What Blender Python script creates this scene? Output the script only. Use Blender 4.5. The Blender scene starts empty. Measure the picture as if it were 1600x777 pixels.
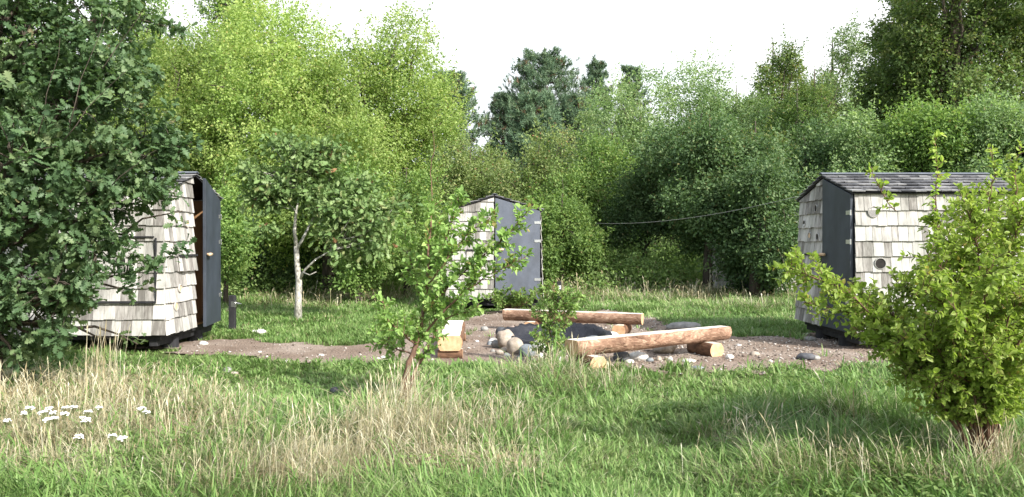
import bpy, bmesh, math, random
import numpy as np
from mathutils import Vector, Matrix, noise as mnoise

scene = bpy.context.scene
COL = scene.collection
R = math.radians

# ------------------------------------------------------------------ camera
EYE = 1.6
FPX = 1232.0
cam_d = bpy.data.cameras.new("camera")
cam_d.sensor_width = 36.0
cam_d.lens = 36.0 * FPX / 1600.0
cam_d.clip_start = 0.05
cam_d.clip_end = 1200.0
cam = bpy.data.objects.new("camera", cam_d)
COL.objects.link(cam)
cam.location = (0, 0, EYE)
cam.rotation_euler = (R(90.0) - math.atan(8.5 / FPX), 0, 0)
scene.camera = cam

# ------------------------------------------------------------------ light
CLOUD_MIN = 0.45
SUN_EL = R(35.0)
SUN_AZ = math.atan2(0.71, -0.70)          # clockwise from +Y
world = bpy.data.worlds.new("World")
scene.world = world
world.use_nodes = True
wn = world.node_tree.nodes
wl = world.node_tree.links
wn.clear()
w_out = wn.new("ShaderNodeOutputWorld")
sky = wn.new("ShaderNodeTexSky")
sky.sky_type = 'NISHITA'
sky.sun_disc = False
sky.sun_elevation = SUN_EL
sky.sun_rotation = SUN_AZ
sky.air_density = 1.2
sky.dust_density = 2.0
bg_sky = wn.new("ShaderNodeBackground")
bg_sky.inputs[1].default_value = 0.14
wl.new(sky.outputs[0], bg_sky.inputs[0])
bg_cloud = wn.new("ShaderNodeBackground")       # thin bright cloud veil
bg_cloud.inputs[0].default_value = (0.97, 0.985, 1.0, 1)
bg_cloud.inputs[1].default_value = 0.62
tc = wn.new("ShaderNodeTexCoord")
nz = wn.new("ShaderNodeTexNoise")
nz.inputs["Scale"].default_value = 2.2
nz.inputs["Detail"].default_value = 5
wl.new(tc.outputs["Generated"], nz.inputs["Vector"])
mr = wn.new("ShaderNodeMapRange")
mr.inputs[1].default_value = 0.25
mr.inputs[2].default_value = 0.55
mr.inputs[3].default_value = 0.75
mr.inputs[4].default_value = 1.0
wl.new(nz.outputs[0], mr.inputs[0])
dotn = wn.new("ShaderNodeVectorMath"); dotn.operation = 'DOT_PRODUCT'    # cloud bank stands in the north, clearer sky elsewhere
dotn.inputs[1].default_value = (0.0, 0.97, 0.10)
wl.new(tc.outputs["Generated"], dotn.inputs[0])
mr2 = wn.new("ShaderNodeMapRange")
mr2.interpolation_type = 'SMOOTHSTEP'
mr2.inputs[1].default_value = 0.25
mr2.inputs[2].default_value = 0.75
mr2.inputs[3].default_value = CLOUD_MIN
mr2.inputs[4].default_value = 1.0
wl.new(dotn.outputs["Value"], mr2.inputs[0])
mulc = wn.new("ShaderNodeMath"); mulc.operation = 'MULTIPLY'
wl.new(mr.outputs[0], mulc.inputs[0]); wl.new(mr2.outputs[0], mulc.inputs[1])
mixw = wn.new("ShaderNodeMixShader")
wl.new(mulc.outputs[0], mixw.inputs[0])
wl.new(bg_sky.outputs[0], mixw.inputs[1])
wl.new(bg_cloud.outputs[0], mixw.inputs[2])
wl.new(mixw.outputs[0], w_out.inputs[0])

sun_d = bpy.data.lights.new("sun", 'SUN')
sun_d.energy = 3.5
sun_d.angle = R(1.5)
sun_d.color = (1.0, 0.96, 0.90)
sun = bpy.data.objects.new("sun", sun_d)
COL.objects.link(sun)
sdir = Vector((math.sin(SUN_AZ) * math.cos(SUN_EL), math.cos(SUN_AZ) * math.cos(SUN_EL), math.sin(SUN_EL)))
sun.rotation_euler = sdir.to_track_quat('Z', 'Y').to_euler()
sun.location = (20, -15, 20)

vs = scene.view_settings
vs.view_transform = 'Standard'
vs.look = 'None'
vs.gamma = 1.0
vs.use_curve_mapping = False
vs.exposure = 1.36
try:
    scene.cycles.use_denoising = True
    scene.cycles.max_bounces = 12
    scene.cycles.diffuse_bounces = 7
    scene.cycles.glossy_bounces = 2
    scene.cycles.transmission_bounces = 7
    scene.cycles.transparent_max_bounces = 4
except Exception:
    pass


# ================================================================== helpers
def rng(seed):
    return np.random.default_rng(seed)


def tag(o, label=None, cat=None, group=None, kind=None):
    if label: o["label"] = label
    if cat: o["category"] = cat
    if group: o["group"] = group
    if kind: o["kind"] = kind
    return o


def empty(name, loc=(0, 0, 0), rz=0.0):
    o = bpy.data.objects.new(name, None)
    o.empty_display_size = 0.2
    COL.objects.link(o)
    o.location = loc
    o.rotation_euler = (0, 0, rz)
    return o


def link(name, me, mat=None, parent=None, loc=None):
    o = bpy.data.objects.new(name, me)
    COL.objects.link(o)
    if mat is not None and len(me.materials) == 0:
        me.materials.append(mat)
    if parent is not None:
        o.parent = parent
    if loc is not None:
        o.location = loc
    return o


def kids(o):
    return [c for c in bpy.data.objects if c.parent == o]


def copy_tree(o, parent=None):
    c = o.copy()
    COL.objects.link(c)
    c.parent = parent
    for ch in kids(o):
        copy_tree(ch, c)
    return c


def np_mesh(name, verts, tris, tint=None, smooth=False, extra=None):
    """triangle mesh straight from arrays; tint/extra are per-face floats"""
    me = bpy.data.meshes.new(name)
    v = np.ascontiguousarray(verts, dtype=np.float32)
    f = np.ascontiguousarray(tris, dtype=np.int32)
    me.vertices.add(len(v))
    me.vertices.foreach_set("co", v.ravel())
    k = f.shape[1]
    me.loops.add(f.size)
    me.loops.foreach_set("vertex_index", f.ravel())
    me.polygons.add(len(f))
    me.polygons.foreach_set("loop_start", np.arange(0, f.size, k, dtype=np.int32))
    if smooth:
        me.polygons.foreach_set("use_smooth", np.ones(len(f), dtype=bool))
    me.update(calc_edges=True)
    if tint is not None:
        a = me.attributes.new("tint", 'FLOAT', 'FACE')
        a.data.foreach_set("value", np.ascontiguousarray(tint, dtype=np.float32))
    for nm, arr in (extra or {}).items():
        a = me.attributes.new(nm, 'FLOAT', 'FACE')
        a.data.foreach_set("value", np.ascontiguousarray(arr, dtype=np.float32))
    return me


class MB:
    """collects boxes, prisms and tubes and makes ONE mesh object of them"""
    def __init__(s):
        s.v, s.f, s.m, s.t = [], [], [], []

    def add(s, verts, faces, mi=0, tint=0.5):
        b = len(s.v)
        s.v += [tuple(p) for p in verts]
        s.f += [tuple(b + i for i in f) for f in faces]
        s.m += [mi] * len(faces)
        s.t += [tint] * len(faces)

    def hexa(s, p, mi=0, tint=0.5):
        s.add(p, [(0, 3, 2, 1), (4, 5, 6, 7), (0, 1, 5, 4), (1, 2, 6, 5), (2, 3, 7, 6), (3, 0, 4, 7)], mi, tint)

    def box(s, x0, x1, y0, y1, z0, z1, mi=0, tint=0.5):
        s.hexa([(x0, y0, z0), (x1, y0, z0), (x1, y1, z0), (x0, y1, z0),
                (x0, y0, z1), (x1, y0, z1), (x1, y1, z1), (x0, y1, z1)], mi, tint)

    def tube(s, pts, rad, n=8, mi=0, cap=True, tint=0.5):
        P = [Vector(p) for p in pts]
        if not hasattr(rad, '__len__'): rad = [rad] * len(P)
        base = len(s.v)
        nrm = None
        for i, p in enumerate(P):
            d = (P[min(i + 1, len(P) - 1)] - P[max(i - 1, 0)]).normalized()
            if nrm is None:
                nrm = d.orthogonal().normalized()
            nrm = (nrm - d * nrm.dot(d)).normalized()
            b = d.cross(nrm)
            for k in range(n):
                a = 2 * math.pi * k / n
                s.v.append(tuple(p + (nrm * math.cos(a) + b * math.sin(a)) * rad[i]))
        for i in range(len(P) - 1):
            for k in range(n):
                a0 = base + i * n + k
                a1 = base + i * n + (k + 1) % n
                s.f.append((a0, a1, a1 + n, a0 + n)); s.m.append(mi); s.t.append(tint)
        if cap:
            s.f.append(tuple(base + k for k in reversed(range(n)))); s.m.append(mi); s.t.append(tint)
            e = base + (len(P) - 1) * n
            s.f.append(tuple(e + k for k in range(n))); s.m.append(mi); s.t.append(tint)

    def disc_cyl(s, c, axis, r, depth, n=20, mi=0):
        a = Vector(axis).normalized()
        c = Vector(c)
        s.tube([c, c + a * depth], r, n, mi)

    def mesh(s, name, smooth=False, bevel=0.0):
        me = bpy.data.meshes.new(name)
        me.from_pydata(s.v, [], s.f)
        me.polygons.foreach_set("material_index", s.m)
        a = me.attributes.new("tint", 'FLOAT', 'FACE')
        a.data.foreach_set("value", np.array(s.t, dtype=np.float32))
        if smooth:
            me.polygons.foreach_set("use_smooth", [True] * len(s.f))
        me.update()
        return me

    def build(s, name, mats, parent=None, smooth=False, loc=None, bevel=0.0):
        me = s.mesh(name, smooth)
        for m in (mats if isinstance(mats, (list, tuple)) else [mats]):
            me.materials.append(m)
        o = link(name, me, None, parent, loc)
        if bevel:
            b = o.modifiers.new("bevel", 'BEVEL')
            b.width = bevel
            b.segments = 2
            b.limit_method = 'ANGLE'
        return o


def vnoise(x, y, seed=0):
    """smooth lattice noise in 0..1, vectorised"""
    x = np.asarray(x, dtype=np.float64); y = np.asarray(y, dtype=np.float64)
    xi = np.floor(x).astype(np.int64); yi = np.floor(y).astype(np.int64)
    fx = x - xi; fy = y - yi
    fx = fx * fx * (3 - 2 * fx); fy = fy * fy * (3 - 2 * fy)

    def h(a, b):
        n = (a * 374761393 + b * 668265263 + seed * 974711) & 0x7fffffff
        n = ((n ^ (n >> 13)) * 1274126177) & 0x7fffffff
        return ((n ^ (n >> 16)) & 0xffff) / 65535.0
    return ((h(xi, yi) * (1 - fx) + h(xi + 1, yi) * fx) * (1 - fy)
            + (h(xi, yi + 1) * (1 - fx) + h(xi + 1, yi + 1) * fx) * fy)


def sstep(a, b, x):
    t = np.clip((np.asarray(x, dtype=np.float64) - a) / (b - a), 0, 1)
    return t * t * (3 - 2 * t)


def hz(x, y):
    """height of the ground"""
    x = np.asarray(x, dtype=np.float64); y = np.asarray(y, dtype=np.float64)
    z = (vnoise(x * 0.55 + 3.1, y * 0.55, 1) - 0.5) * 0.10 * sstep(10.5, 8.0, y)
    z = z + (vnoise(x * 0.16, y * 0.16, 2) - 0.5) * 0.10 * sstep(14.0, 20.0, y)
    z = z + sstep(24, 70, y) * (2.0 + 5.0 * sstep(-4, 26, x))
    # worn hollow of the trodden lane in front
    z = z - 0.06 * np.exp(-((x - 0.9 - (y - 5) * 0.18) / 0.7) ** 2) * sstep(10.0, 8.0, y)
    return z


def gz(x, y):
    return float(hz(x, y))


def px(pxx, d):
    return (pxx - 800.0) / FPX * d


def pt(pxx, pyy, d):
    """point at bearing pxx / elevation pyy (survey marks) and distance d"""
    return Vector(((pxx - 800.0) / FPX * d, d, EYE + (380.0 - pyy) / FPX * d))


# ================================================================== materials
def new_mat(name):
    m = bpy.data.materials.new(name)
    m.use_nodes = True
    nt = m.node_tree
    nt.nodes.clear()
    out = nt.nodes.new("ShaderNodeOutputMaterial")
    return m, nt, out


def ramp(nt, stops):
    r = nt.nodes.new("ShaderNodeValToRGB")
    el = r.color_ramp.elements
    while len(el) < len(stops):
        el.new(0.5)
    for e, (p, c) in zip(el, stops):
        e.position = p
        e.color = (c[0], c[1], c[2], 1)
    return r


LEAF_GAIN = 2.25


def leaf_mat(name, dark, mid, light, accent=None, trans=0.45, rough=0.55, spec=0.20, sat=0.0):
    m, nt, out = new_mat(name)
    N, L = nt.nodes, nt.links
    at = N.new("ShaderNodeAttribute"); at.attribute_name = "tint"
    k_ = LEAF_GAIN
    dark, mid, light = [tuple(c * min(k_, 0.46 / max(q_)) for c in q_) for q_ in (dark, mid, light)]
    stops = [(0.0, dark), (0.45, mid), (0.9, light)]
    if accent: stops.append((0.985, accent))
    r = ramp(nt, stops)
    L.new(at.outputs["Fac"], r.inputs[0])
    oi = N.new("ShaderNodeObjectInfo")
    mr_ = N.new("ShaderNodeMapRange")
    mr_.inputs[3].default_value = 0.82
    mr_.inputs[4].default_value = 1.18
    L.new(oi.outputs["Random"], mr_.inputs[0])
    hs = N.new("ShaderNodeHueSaturation")
    hs.inputs["Saturation"].default_value = 0.90 + sat
    L.new(mr_.outputs[0], hs.inputs["Value"])
    L.new(r.outputs[0], hs.inputs["Color"])
    p = N.new("ShaderNodeBsdfPrincipled")
    p.inputs["Roughness"].default_value = rough
    p.inputs["Specular IOR Level"].default_value = spec
    L.new(hs.outputs[0], p.inputs["Base Color"])
    t = N.new("ShaderNodeBsdfTranslucent")
    mm = N.new("ShaderNodeMix"); mm.data_type = 'RGBA'; mm.blend_type = 'MULTIPLY'
    mm.inputs[0].default_value = 1.0
    mm.inputs[7].default_value = (1.02, 1.12, 0.62, 1)
    L.new(hs.outputs[0], mm.inputs[6])
    L.new(mm.outputs[2], t.inputs[0])
    mx = N.new("ShaderNodeMixShader"); mx.inputs[0].default_value = trans
    L.new(p.outputs[0], mx.inputs[1]); L.new(t.outputs[0], mx.inputs[2])
    L.new(mx.outputs[0], out.inputs[0])
    return m


def surf_mat(name, stops, scale=(1, 1, 1), nscale=6.0, detail=6.0, rough=0.8, bump=0.3, bump_dist=0.01,
             tint=0.0, metallic=0.0, spec=0.3, distort=0.0, coords="Object", stain=None):
    m, nt, out = new_mat(name)
    N, L = nt.nodes, nt.links
    tcn = N.new("ShaderNodeTexCoord")
    mp = N.new("ShaderNodeMapping"); mp.inputs["Scale"].default_value = scale
    L.new(tcn.outputs[coords], mp.inputs[0])
    n1 = N.new("ShaderNodeTexNoise")
    n1.inputs["Scale"].default_value = nscale
    n1.inputs["Detail"].default_value = detail
    n1.inputs["Roughness"].default_value = 0.65
    n1.inputs["Distortion"].default_value = distort
    L.new(mp.outputs[0], n1.inputs["Vector"])
    fac = n1.outputs[0]
    if tint:
        at = N.new("ShaderNodeAttribute"); at.attribute_name = "tint"
        ma = N.new("ShaderNodeMath"); ma.operation = 'MULTIPLY_ADD'
        ma.inputs[1].default_value = tint
        ma.inputs[2].default_value = -tint * 0.5
        L.new(at.outputs["Fac"], ma.inputs[0])
        ad = N.new("ShaderNodeMath"); ad.operation = 'ADD'
        L.new(ma.outputs[0], ad.inputs[0]); L.new(n1.outputs[0], ad.inputs[1])
        fac = ad.outputs[0]
    r = ramp(nt, stops)
    L.new(fac, r.inputs[0])
    p = N.new("ShaderNodeBsdfPrincipled")
    p.inputs["Roughness"].default_value = rough
    p.inputs["Metallic"].default_value = metallic
    p.inputs["Specular IOR Level"].default_value = spec
    if stain:
        s_sc, s_lo, s_hi, s_map = stain
        mp2 = N.new("ShaderNodeMapping"); mp2.inputs["Scale"].default_value = s_map
        L.new(tcn.outputs[coords], mp2.inputs[0])
        n3 = N.new("ShaderNodeTexNoise"); n3.inputs["Scale"].default_value = s_sc; n3.inputs["Detail"].default_value = 7
        n3.inputs["Roughness"].default_value = 0.62
        L.new(mp2.outputs[0], n3.inputs["Vector"])
        r3 = ramp(nt, [(0.38, s_lo), (0.6, s_hi)])
        L.new(n3.outputs[0], r3.inputs[0])
        mq = N.new("ShaderNodeMix"); mq.data_type = 'RGBA'; mq.blend_type = 'MULTIPLY'; mq.inputs[0].default_value = 1
        L.new(r.outputs[0], mq.inputs[6]); L.new(r3.outputs[0], mq.inputs[7])
        L.new(mq.outputs[2], p.inputs["Base Color"])
    else:
        L.new(r.outputs[0], p.inputs["Base Color"])
    if bump:
        b = N.new("ShaderNodeBump")
        b.inputs["Strength"].default_value = bump
        b.inputs["Distance"].default_value = bump_dist
        L.new(n1.outputs[0], b.inputs["Height"])
        L.new(b.outputs[0], p.inputs["Normal"])
    L.new(p.outputs[0], out.inputs[0])
    return m


M = {}
M["willow"] = leaf_mat("willow leaf", (0.076, 0.120, 0.024), (0.122, 0.172, 0.038), (0.168, 0.205, 0.056), (0.28, 0.26, 0.07), trans=0.5)
M["poplar"] = leaf_mat("poplar leaf", (0.050, 0.095, 0.020), (0.080, 0.140, 0.030), (0.13, 0.19, 0.045), (0.2, 0.2, 0.05))
M["oak"] = leaf_mat("oak leaf", (0.026, 0.053, 0.020), (0.040, 0.074, 0.027), (0.082, 0.118, 0.047), (0.16, 0.15, 0.06), trans=0.38, rough=0.48, spec=0.30)
M["young_oak"] = leaf_mat("young oak leaf", (0.048, 0.088, 0.024), (0.074, 0.122, 0.034), (0.12, 0.165, 0.060), (0.3, 0.15, 0.06), trans=0.28, rough=0.45)
M["hazel"] = leaf_mat("hazel leaf", (0.045, 0.085, 0.018), (0.075, 0.125, 0.026), (0.12, 0.175, 0.040), (0.2, 0.2, 0.05))
M["olive"] = leaf_mat("dry olive leaf", (0.055, 0.080, 0.025), (0.085, 0.115, 0.034), (0.125, 0.15, 0.055), (0.26, 0.14, 0.06))
M["sallow"] = leaf_mat("sallow leaf", (0.055, 0.090, 0.034), (0.085, 0.130, 0.048), (0.135, 0.175, 0.080), (0.2, 0.2, 0.1))
M["dark_oak"] = leaf_mat("dark broad leaf", (0.026, 0.052, 0.018), (0.042, 0.076, 0.026), (0.075, 0.115, 0.045), (0.16, 0.15, 0.05), trans=0.38)
M["sycamore"] = leaf_mat("sycamore leaf", (0.034, 0.062, 0.015), (0.058, 0.092, 0.022), (0.105, 0.13, 0.036), (0.2, 0.16, 0.05), trans=0.42)
M["pine"] = leaf_mat("pine needle", (0.028, 0.055, 0.030), (0.050, 0.085, 0.045), (0.085, 0.12, 0.060), (0.18, 0.095, 0.05), trans=0.1, rough=0.55)
M["bush"] = leaf_mat("damson leaf", (0.115, 0.170, 0.020), (0.168, 0.232, 0.030), (0.23, 0.275, 0.060), (0.46, 0.38, 0.09), trans=0.5, rough=0.42)
M["sapling"] = leaf_mat("sapling leaf", (0.060, 0.110, 0.022), (0.095, 0.16, 0.034), (0.16, 0.22, 0.06), (0.26, 0.22, 0.06), trans=0.38, rough=0.4)
M["nettle"] = leaf_mat("undergrowth leaf", (0.055, 0.095, 0.022), (0.085, 0.135, 0.034), (0.13, 0.175, 0.055), (0.2, 0.17, 0.08))

M["bark_dark"] = surf_mat("dark bark", [(0.3, (0.035, 0.028, 0.022)), (0.7, (0.11, 0.09, 0.07))], (1, 1, 0.25), 14, rough=0.95, bump=0.8, bump_dist=0.02)
M["bark_pale"] = surf_mat("pale lichen bark", [(0.35, (0.10, 0.09, 0.075)), (0.5, (0.34, 0.33, 0.29)), (0.7, (0.52, 0.51, 0.46))], (1, 1, 0.6), 22, rough=0.95, bump=0.6)
M["bark_red"] = surf_mat("reddish young bark", [(0.3, (0.07, 0.038, 0.026)), (0.7, (0.20, 0.12, 0.08))], (1, 1, 0.4), 30, rough=0.85, bump=0.5)

M["shingle"] = surf_mat("weathered wood shingle", [(0.18, (0.17, 0.159, 0.149)), (0.42, (0.32, 0.308, 0.294)), (0.62, (0.43, 0.418, 0.400)), (0.85, (0.50, 0.49, 0.475))],
                        (1, 1, 0.10), 26, detail=5, rough=0.9, bump=0.35, bump_dist=0.006, tint=0.62, spec=0.2, stain=(2.6, (0.72, 0.735, 0.70), (1.10, 1.09, 1.07), (1, 1, 0.45)))
M["roof_shake"] = surf_mat("slate grey roof shake", [(0.2, (0.055, 0.057, 0.064)), (0.5, (0.135, 0.136, 0.143)), (0.8, (0.24, 0.24, 0.24))],
                           (1, 1, 1), 14, rough=0.9, bump=0.4, bump_dist=0.01, tint=0.6)
M["slate_sheen"] = surf_mat("slate paint with sheen tone", [(0.3, (0.082, 0.095, 0.122)), (0.7, (0.108, 0.122, 0.152))], (1, 1, 1), 4, rough=0.5, bump=0.06, spec=0.4, stain=(2.2, (0.80, 0.79, 0.76), (1.08, 1.08, 1.08), (1, 1, 0.5)))  # lighter copy of the door paint: the middle door's sheen put into the colour
M["navy_paint"] = surf_mat("dark navy paint", [(0.3, (0.026, 0.034, 0.048)), (0.7, (0.036, 0.046, 0.062))], (1, 1, 1), 4, detail=8, rough=0.55, bump=0.06, spec=0.35, stain=(2.4, (0.85, 0.83, 0.80), (1.25, 1.22, 1.2), (1, 1, 0.5)))
M["black_paint"] = surf_mat("black stained timber", [(0.3, (0.012, 0.012, 0.014)), (0.7, (0.030, 0.030, 0.033))], (1, 1, 0.3), 14, rough=0.75, bump=0.3)
M["inner_wood"] = surf_mat("inner warm wood", [(0.3, (0.24, 0.13, 0.06)), (0.7, (0.40, 0.24, 0.12))], (1, 1, 0.1), 14, rough=0.7, bump=0.1)
M["steel"] = surf_mat("brushed steel", [(0.3, (0.55, 0.56, 0.57)), (0.7, (0.7, 0.7, 0.7))], (1, 1, 1), 20, rough=0.38, bump=0.05, metallic=1.0)
M["peg_wood"] = surf_mat("pale peg wood", [(0.3, (0.48, 0.33, 0.20)), (0.7, (0.62, 0.46, 0.30))], (1, 1, 1), 20, rough=0.7, bump=0.1)
M["hole_disc"] = surf_mat("dark hole", [(0.3, (0.010, 0.009, 0.008)), (0.7, (0.028, 0.025, 0.022))], (1, 1, 1), 30, rough=0.9, bump=0.1)  # for solid discs, nothing is cut: a recess's shade put into the colour
M["cap_grey"] = surf_mat("grey vent gauze", [(0.3, (0.14, 0.135, 0.13)), (0.7, (0.27, 0.26, 0.25))], (1, 1, 1), 60, rough=0.6, bump=0.2)
M["log_bark"] = surf_mat("peeled pinkish bark", [(0.32, (0.085, 0.046, 0.032)), (0.45, (0.22, 0.132, 0.090)), (0.56, (0.31, 0.200, 0.140)), (0.72, (0.50, 0.39, 0.29))],
                         (0.42, 1, 1), 17, detail=10, rough=0.92, bump=0.9, bump_dist=0.018, distort=1.4, stain=(3.2, (0.62, 0.58, 0.55), (1.12, 1.10, 1.08), (0.6, 1, 1)))
M["cut_top"] = surf_mat("sawn pale wood", [(0.3, (0.58, 0.53, 0.45)), (0.7, (0.74, 0.70, 0.62))], (0.15, 1, 1), 24, rough=0.85, bump=0.15, stain=(4, (0.72, 0.69, 0.65), (1.03, 1.03, 1.03), (0.4, 1, 1)))
M["bark_brown"] = surf_mat("brown rough bark", [(0.3, (0.06, 0.032, 0.02)), (0.7, (0.22, 0.12, 0.07))], (0.5, 1, 1), 16, detail=8, rough=0.95, bump=0.8, bump_dist=0.015)
M["liner"] = surf_mat("black liner sheet", [(0.3, (0.010, 0.011, 0.015)), (0.7, (0.026, 0.028, 0.036))], (1, 1, 1), 7, rough=0.5, bump=0.6, bump_dist=0.04, spec=0.22, distort=1.5)
M["wire"] = surf_mat("galvanised wire", [(0.3, (0.30, 0.30, 0.29)), (0.7, (0.42, 0.42, 0.40))], (1, 1, 1), 20, rough=0.5, bump=0, metallic=0.4)
M["white_petal"] = surf_mat("white floret", [(0.3, (0.68, 0.68, 0.64)), (0.7, (0.82, 0.82, 0.79))], (1, 1, 1), 60, rough=0.8, bump=0.2)
M["stem_green"] = surf_mat("dull stem", [(0.3, (0.08, 0.11, 0.04)), (0.7, (0.16, 0.17, 0.08))], (1, 1, 1), 30, rough=0.8, bump=0)
M["twig_grey"] = surf_mat("dead twig", [(0.3, (0.06, 0.05, 0.045)), (0.7, (0.16, 0.14, 0.12))], (1, 1, 1), 30, rough=0.9, bump=0.2)
M["label_white"] = surf_mat("white tag", [(0.3, (0.72, 0.74, 0.74)), (0.7, (0.8, 0.8, 0.8))], (1, 1, 1), 10, rough=0.5, bump=0)


def stone_mat(name, a, b, c):
    return surf_mat(name, [(0.25, a), (0.5, b), (0.78, c)], (1, 1, 1), 11, detail=9, rough=0.85, bump=0.5, bump_dist=0.01)


M["st_grey"] = stone_mat("grey stone", (0.10, 0.10, 0.095), (0.22, 0.215, 0.20), (0.36, 0.35, 0.33))
M["st_tan"] = stone_mat("tan stone", (0.16, 0.13, 0.10), (0.31, 0.26, 0.21), (0.45, 0.40, 0.34))
M["st_pale"] = stone_mat("pale stone", (0.36, 0.34, 0.31), (0.56, 0.54, 0.50), (0.70, 0.68, 0.65))
M["st_dark"] = stone_mat("dark stone", (0.035, 0.037, 0.042), (0.075, 0.077, 0.085), (0.15, 0.15, 0.155))
M["st_blue"] = stone_mat("bluish stone", (0.09, 0.105, 0.12), (0.17, 0.19, 0.205), (0.29, 0.31, 0.325))
M["st_red"] = stone_mat("reddish stone", (0.13, 0.095, 0.08), (0.24, 0.185, 0.16), (0.37, 0.30, 0.27))


def end_grain_mat():
    m, nt, out = new_mat("log end grain")
    N, L = nt.nodes, nt.links
    tcn = N.new("ShaderNodeTexCoord")
    sx = N.new("ShaderNodeSeparateXYZ"); L.new(tcn.outputs["Object"], sx.inputs[0])
    cb = N.new("ShaderNodeCombineXYZ")
    L.new(sx.outputs[1], cb.inputs[1]); L.new(sx.outputs[2], cb.inputs[2])
    nn = N.new("ShaderNodeTexNoise"); nn.inputs["Scale"].default_value = 9
    L.new(cb.outputs[0], nn.inputs["Vector"])
    ln = N.new("ShaderNodeVectorMath"); ln.operation = 'LENGTH'
    L.new(cb.outputs[0], ln.inputs[0])
    ma = N.new("ShaderNodeMath"); ma.operation = 'MULTIPLY_ADD'
    ma.inputs[1].default_value = 0.02
    L.new(nn.outputs[0], ma.inputs[0]); L.new(ln.outputs["Value"], ma.inputs[2])
    mu = N.new("ShaderNodeMath"); mu.operation = 'MULTIPLY'; mu.inputs[1].default_value = 420
    L.new(ma.outputs[0], mu.inputs[0])
    sn = N.new("ShaderNodeMath"); sn.operation = 'SINE'; L.new(mu.outputs[0], sn.inputs[0])
    mr2 = N.new("ShaderNodeMapRange"); mr2.inputs[1].default_value = -1
    L.new(sn.outputs[0], mr2.inputs[0])
    n2 = N.new("ShaderNodeTexNoise"); n2.inputs["Scale"].default_value = 18; n2.inputs["Detail"].default_value = 5
    L.new(tcn.outputs["Object"], n2.inputs["Vector"])
    mxf = N.new("ShaderNodeMix"); mxf.inputs[0].default_value = 0.72
    L.new(mr2.outputs[0], mxf.inputs[2]); L.new(n2.outputs[0], mxf.inputs[3])
    r = ramp(nt, [(0.2, (0.34, 0.17, 0.08)), (0.5, (0.54, 0.33, 0.18)), (0.8, (0.64, 0.47, 0.30))])
    L.new(mxf.outputs[0], r.inputs[0])
    p = N.new("ShaderNodeBsdfPrincipled"); p.inputs["Roughness"].default_value = 0.85
    L.new(r.outputs[0], p.inputs["Base Color"])
    L.new(p.outputs[0], out.inputs[0])
    return m


M["end_grain"] = end_grain_mat()


def ground_mat():
    m, nt, out = new_mat("turf and soil")
    N, L = nt.nodes, nt.links
    tcn = N.new("ShaderNodeTexCoord")
    n1 = N.new("ShaderNodeTexNoise"); n1.inputs["Scale"].default_value = 0.9; n1.inputs["Detail"].default_value = 8
    n2 = N.new("ShaderNodeTexNoise"); n2.inputs["Scale"].default_value = 22; n2.inputs["Detail"].default_value = 6
    L.new(tcn.outputs["Object"], n1.inputs["Vector"]); L.new(tcn.outputs["Object"], n2.inputs["Vector"])
    r1 = ramp(nt, [(0.35, (0.070, 0.100, 0.030)), (0.55, (0.095, 0.120, 0.042)), (0.72, (0.15, 0.125, 0.075))])
    r2 = ramp(nt, [(0.3, (0.55, 0.55, 0.5)), (0.7, (1.25, 1.25, 1.2))])
    L.new(n1.outputs[0], r1.inputs[0]); L.new(n2.outputs[0], r2.inputs[0])
    mm = N.new("ShaderNodeMix"); mm.data_type = 'RGBA'; mm.blend_type = 'MULTIPLY'; mm.inputs[0].default_value = 1
    L.new(r1.outputs[0], mm.inputs[6]); L.new(r2.outputs[0], mm.inputs[7])
    p = N.new("ShaderNodeBsdfPrincipled"); p.inputs["Roughness"].default_value = 0.95
    p.inputs["Specular IOR Level"].default_value = 0.15
    L.new(mm.outputs[2], p.inputs["Base Color"])
    b = N.new("ShaderNodeBump"); b.inputs["Strength"].default_value = 0.7; b.inputs["Distance"].default_value = 0.03
    L.new(n2.outputs[0], b.inputs["Height"]); L.new(b.outputs[0], p.inputs["Normal"])
    L.new(p.outputs[0], out.inputs[0])
    return m


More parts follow.
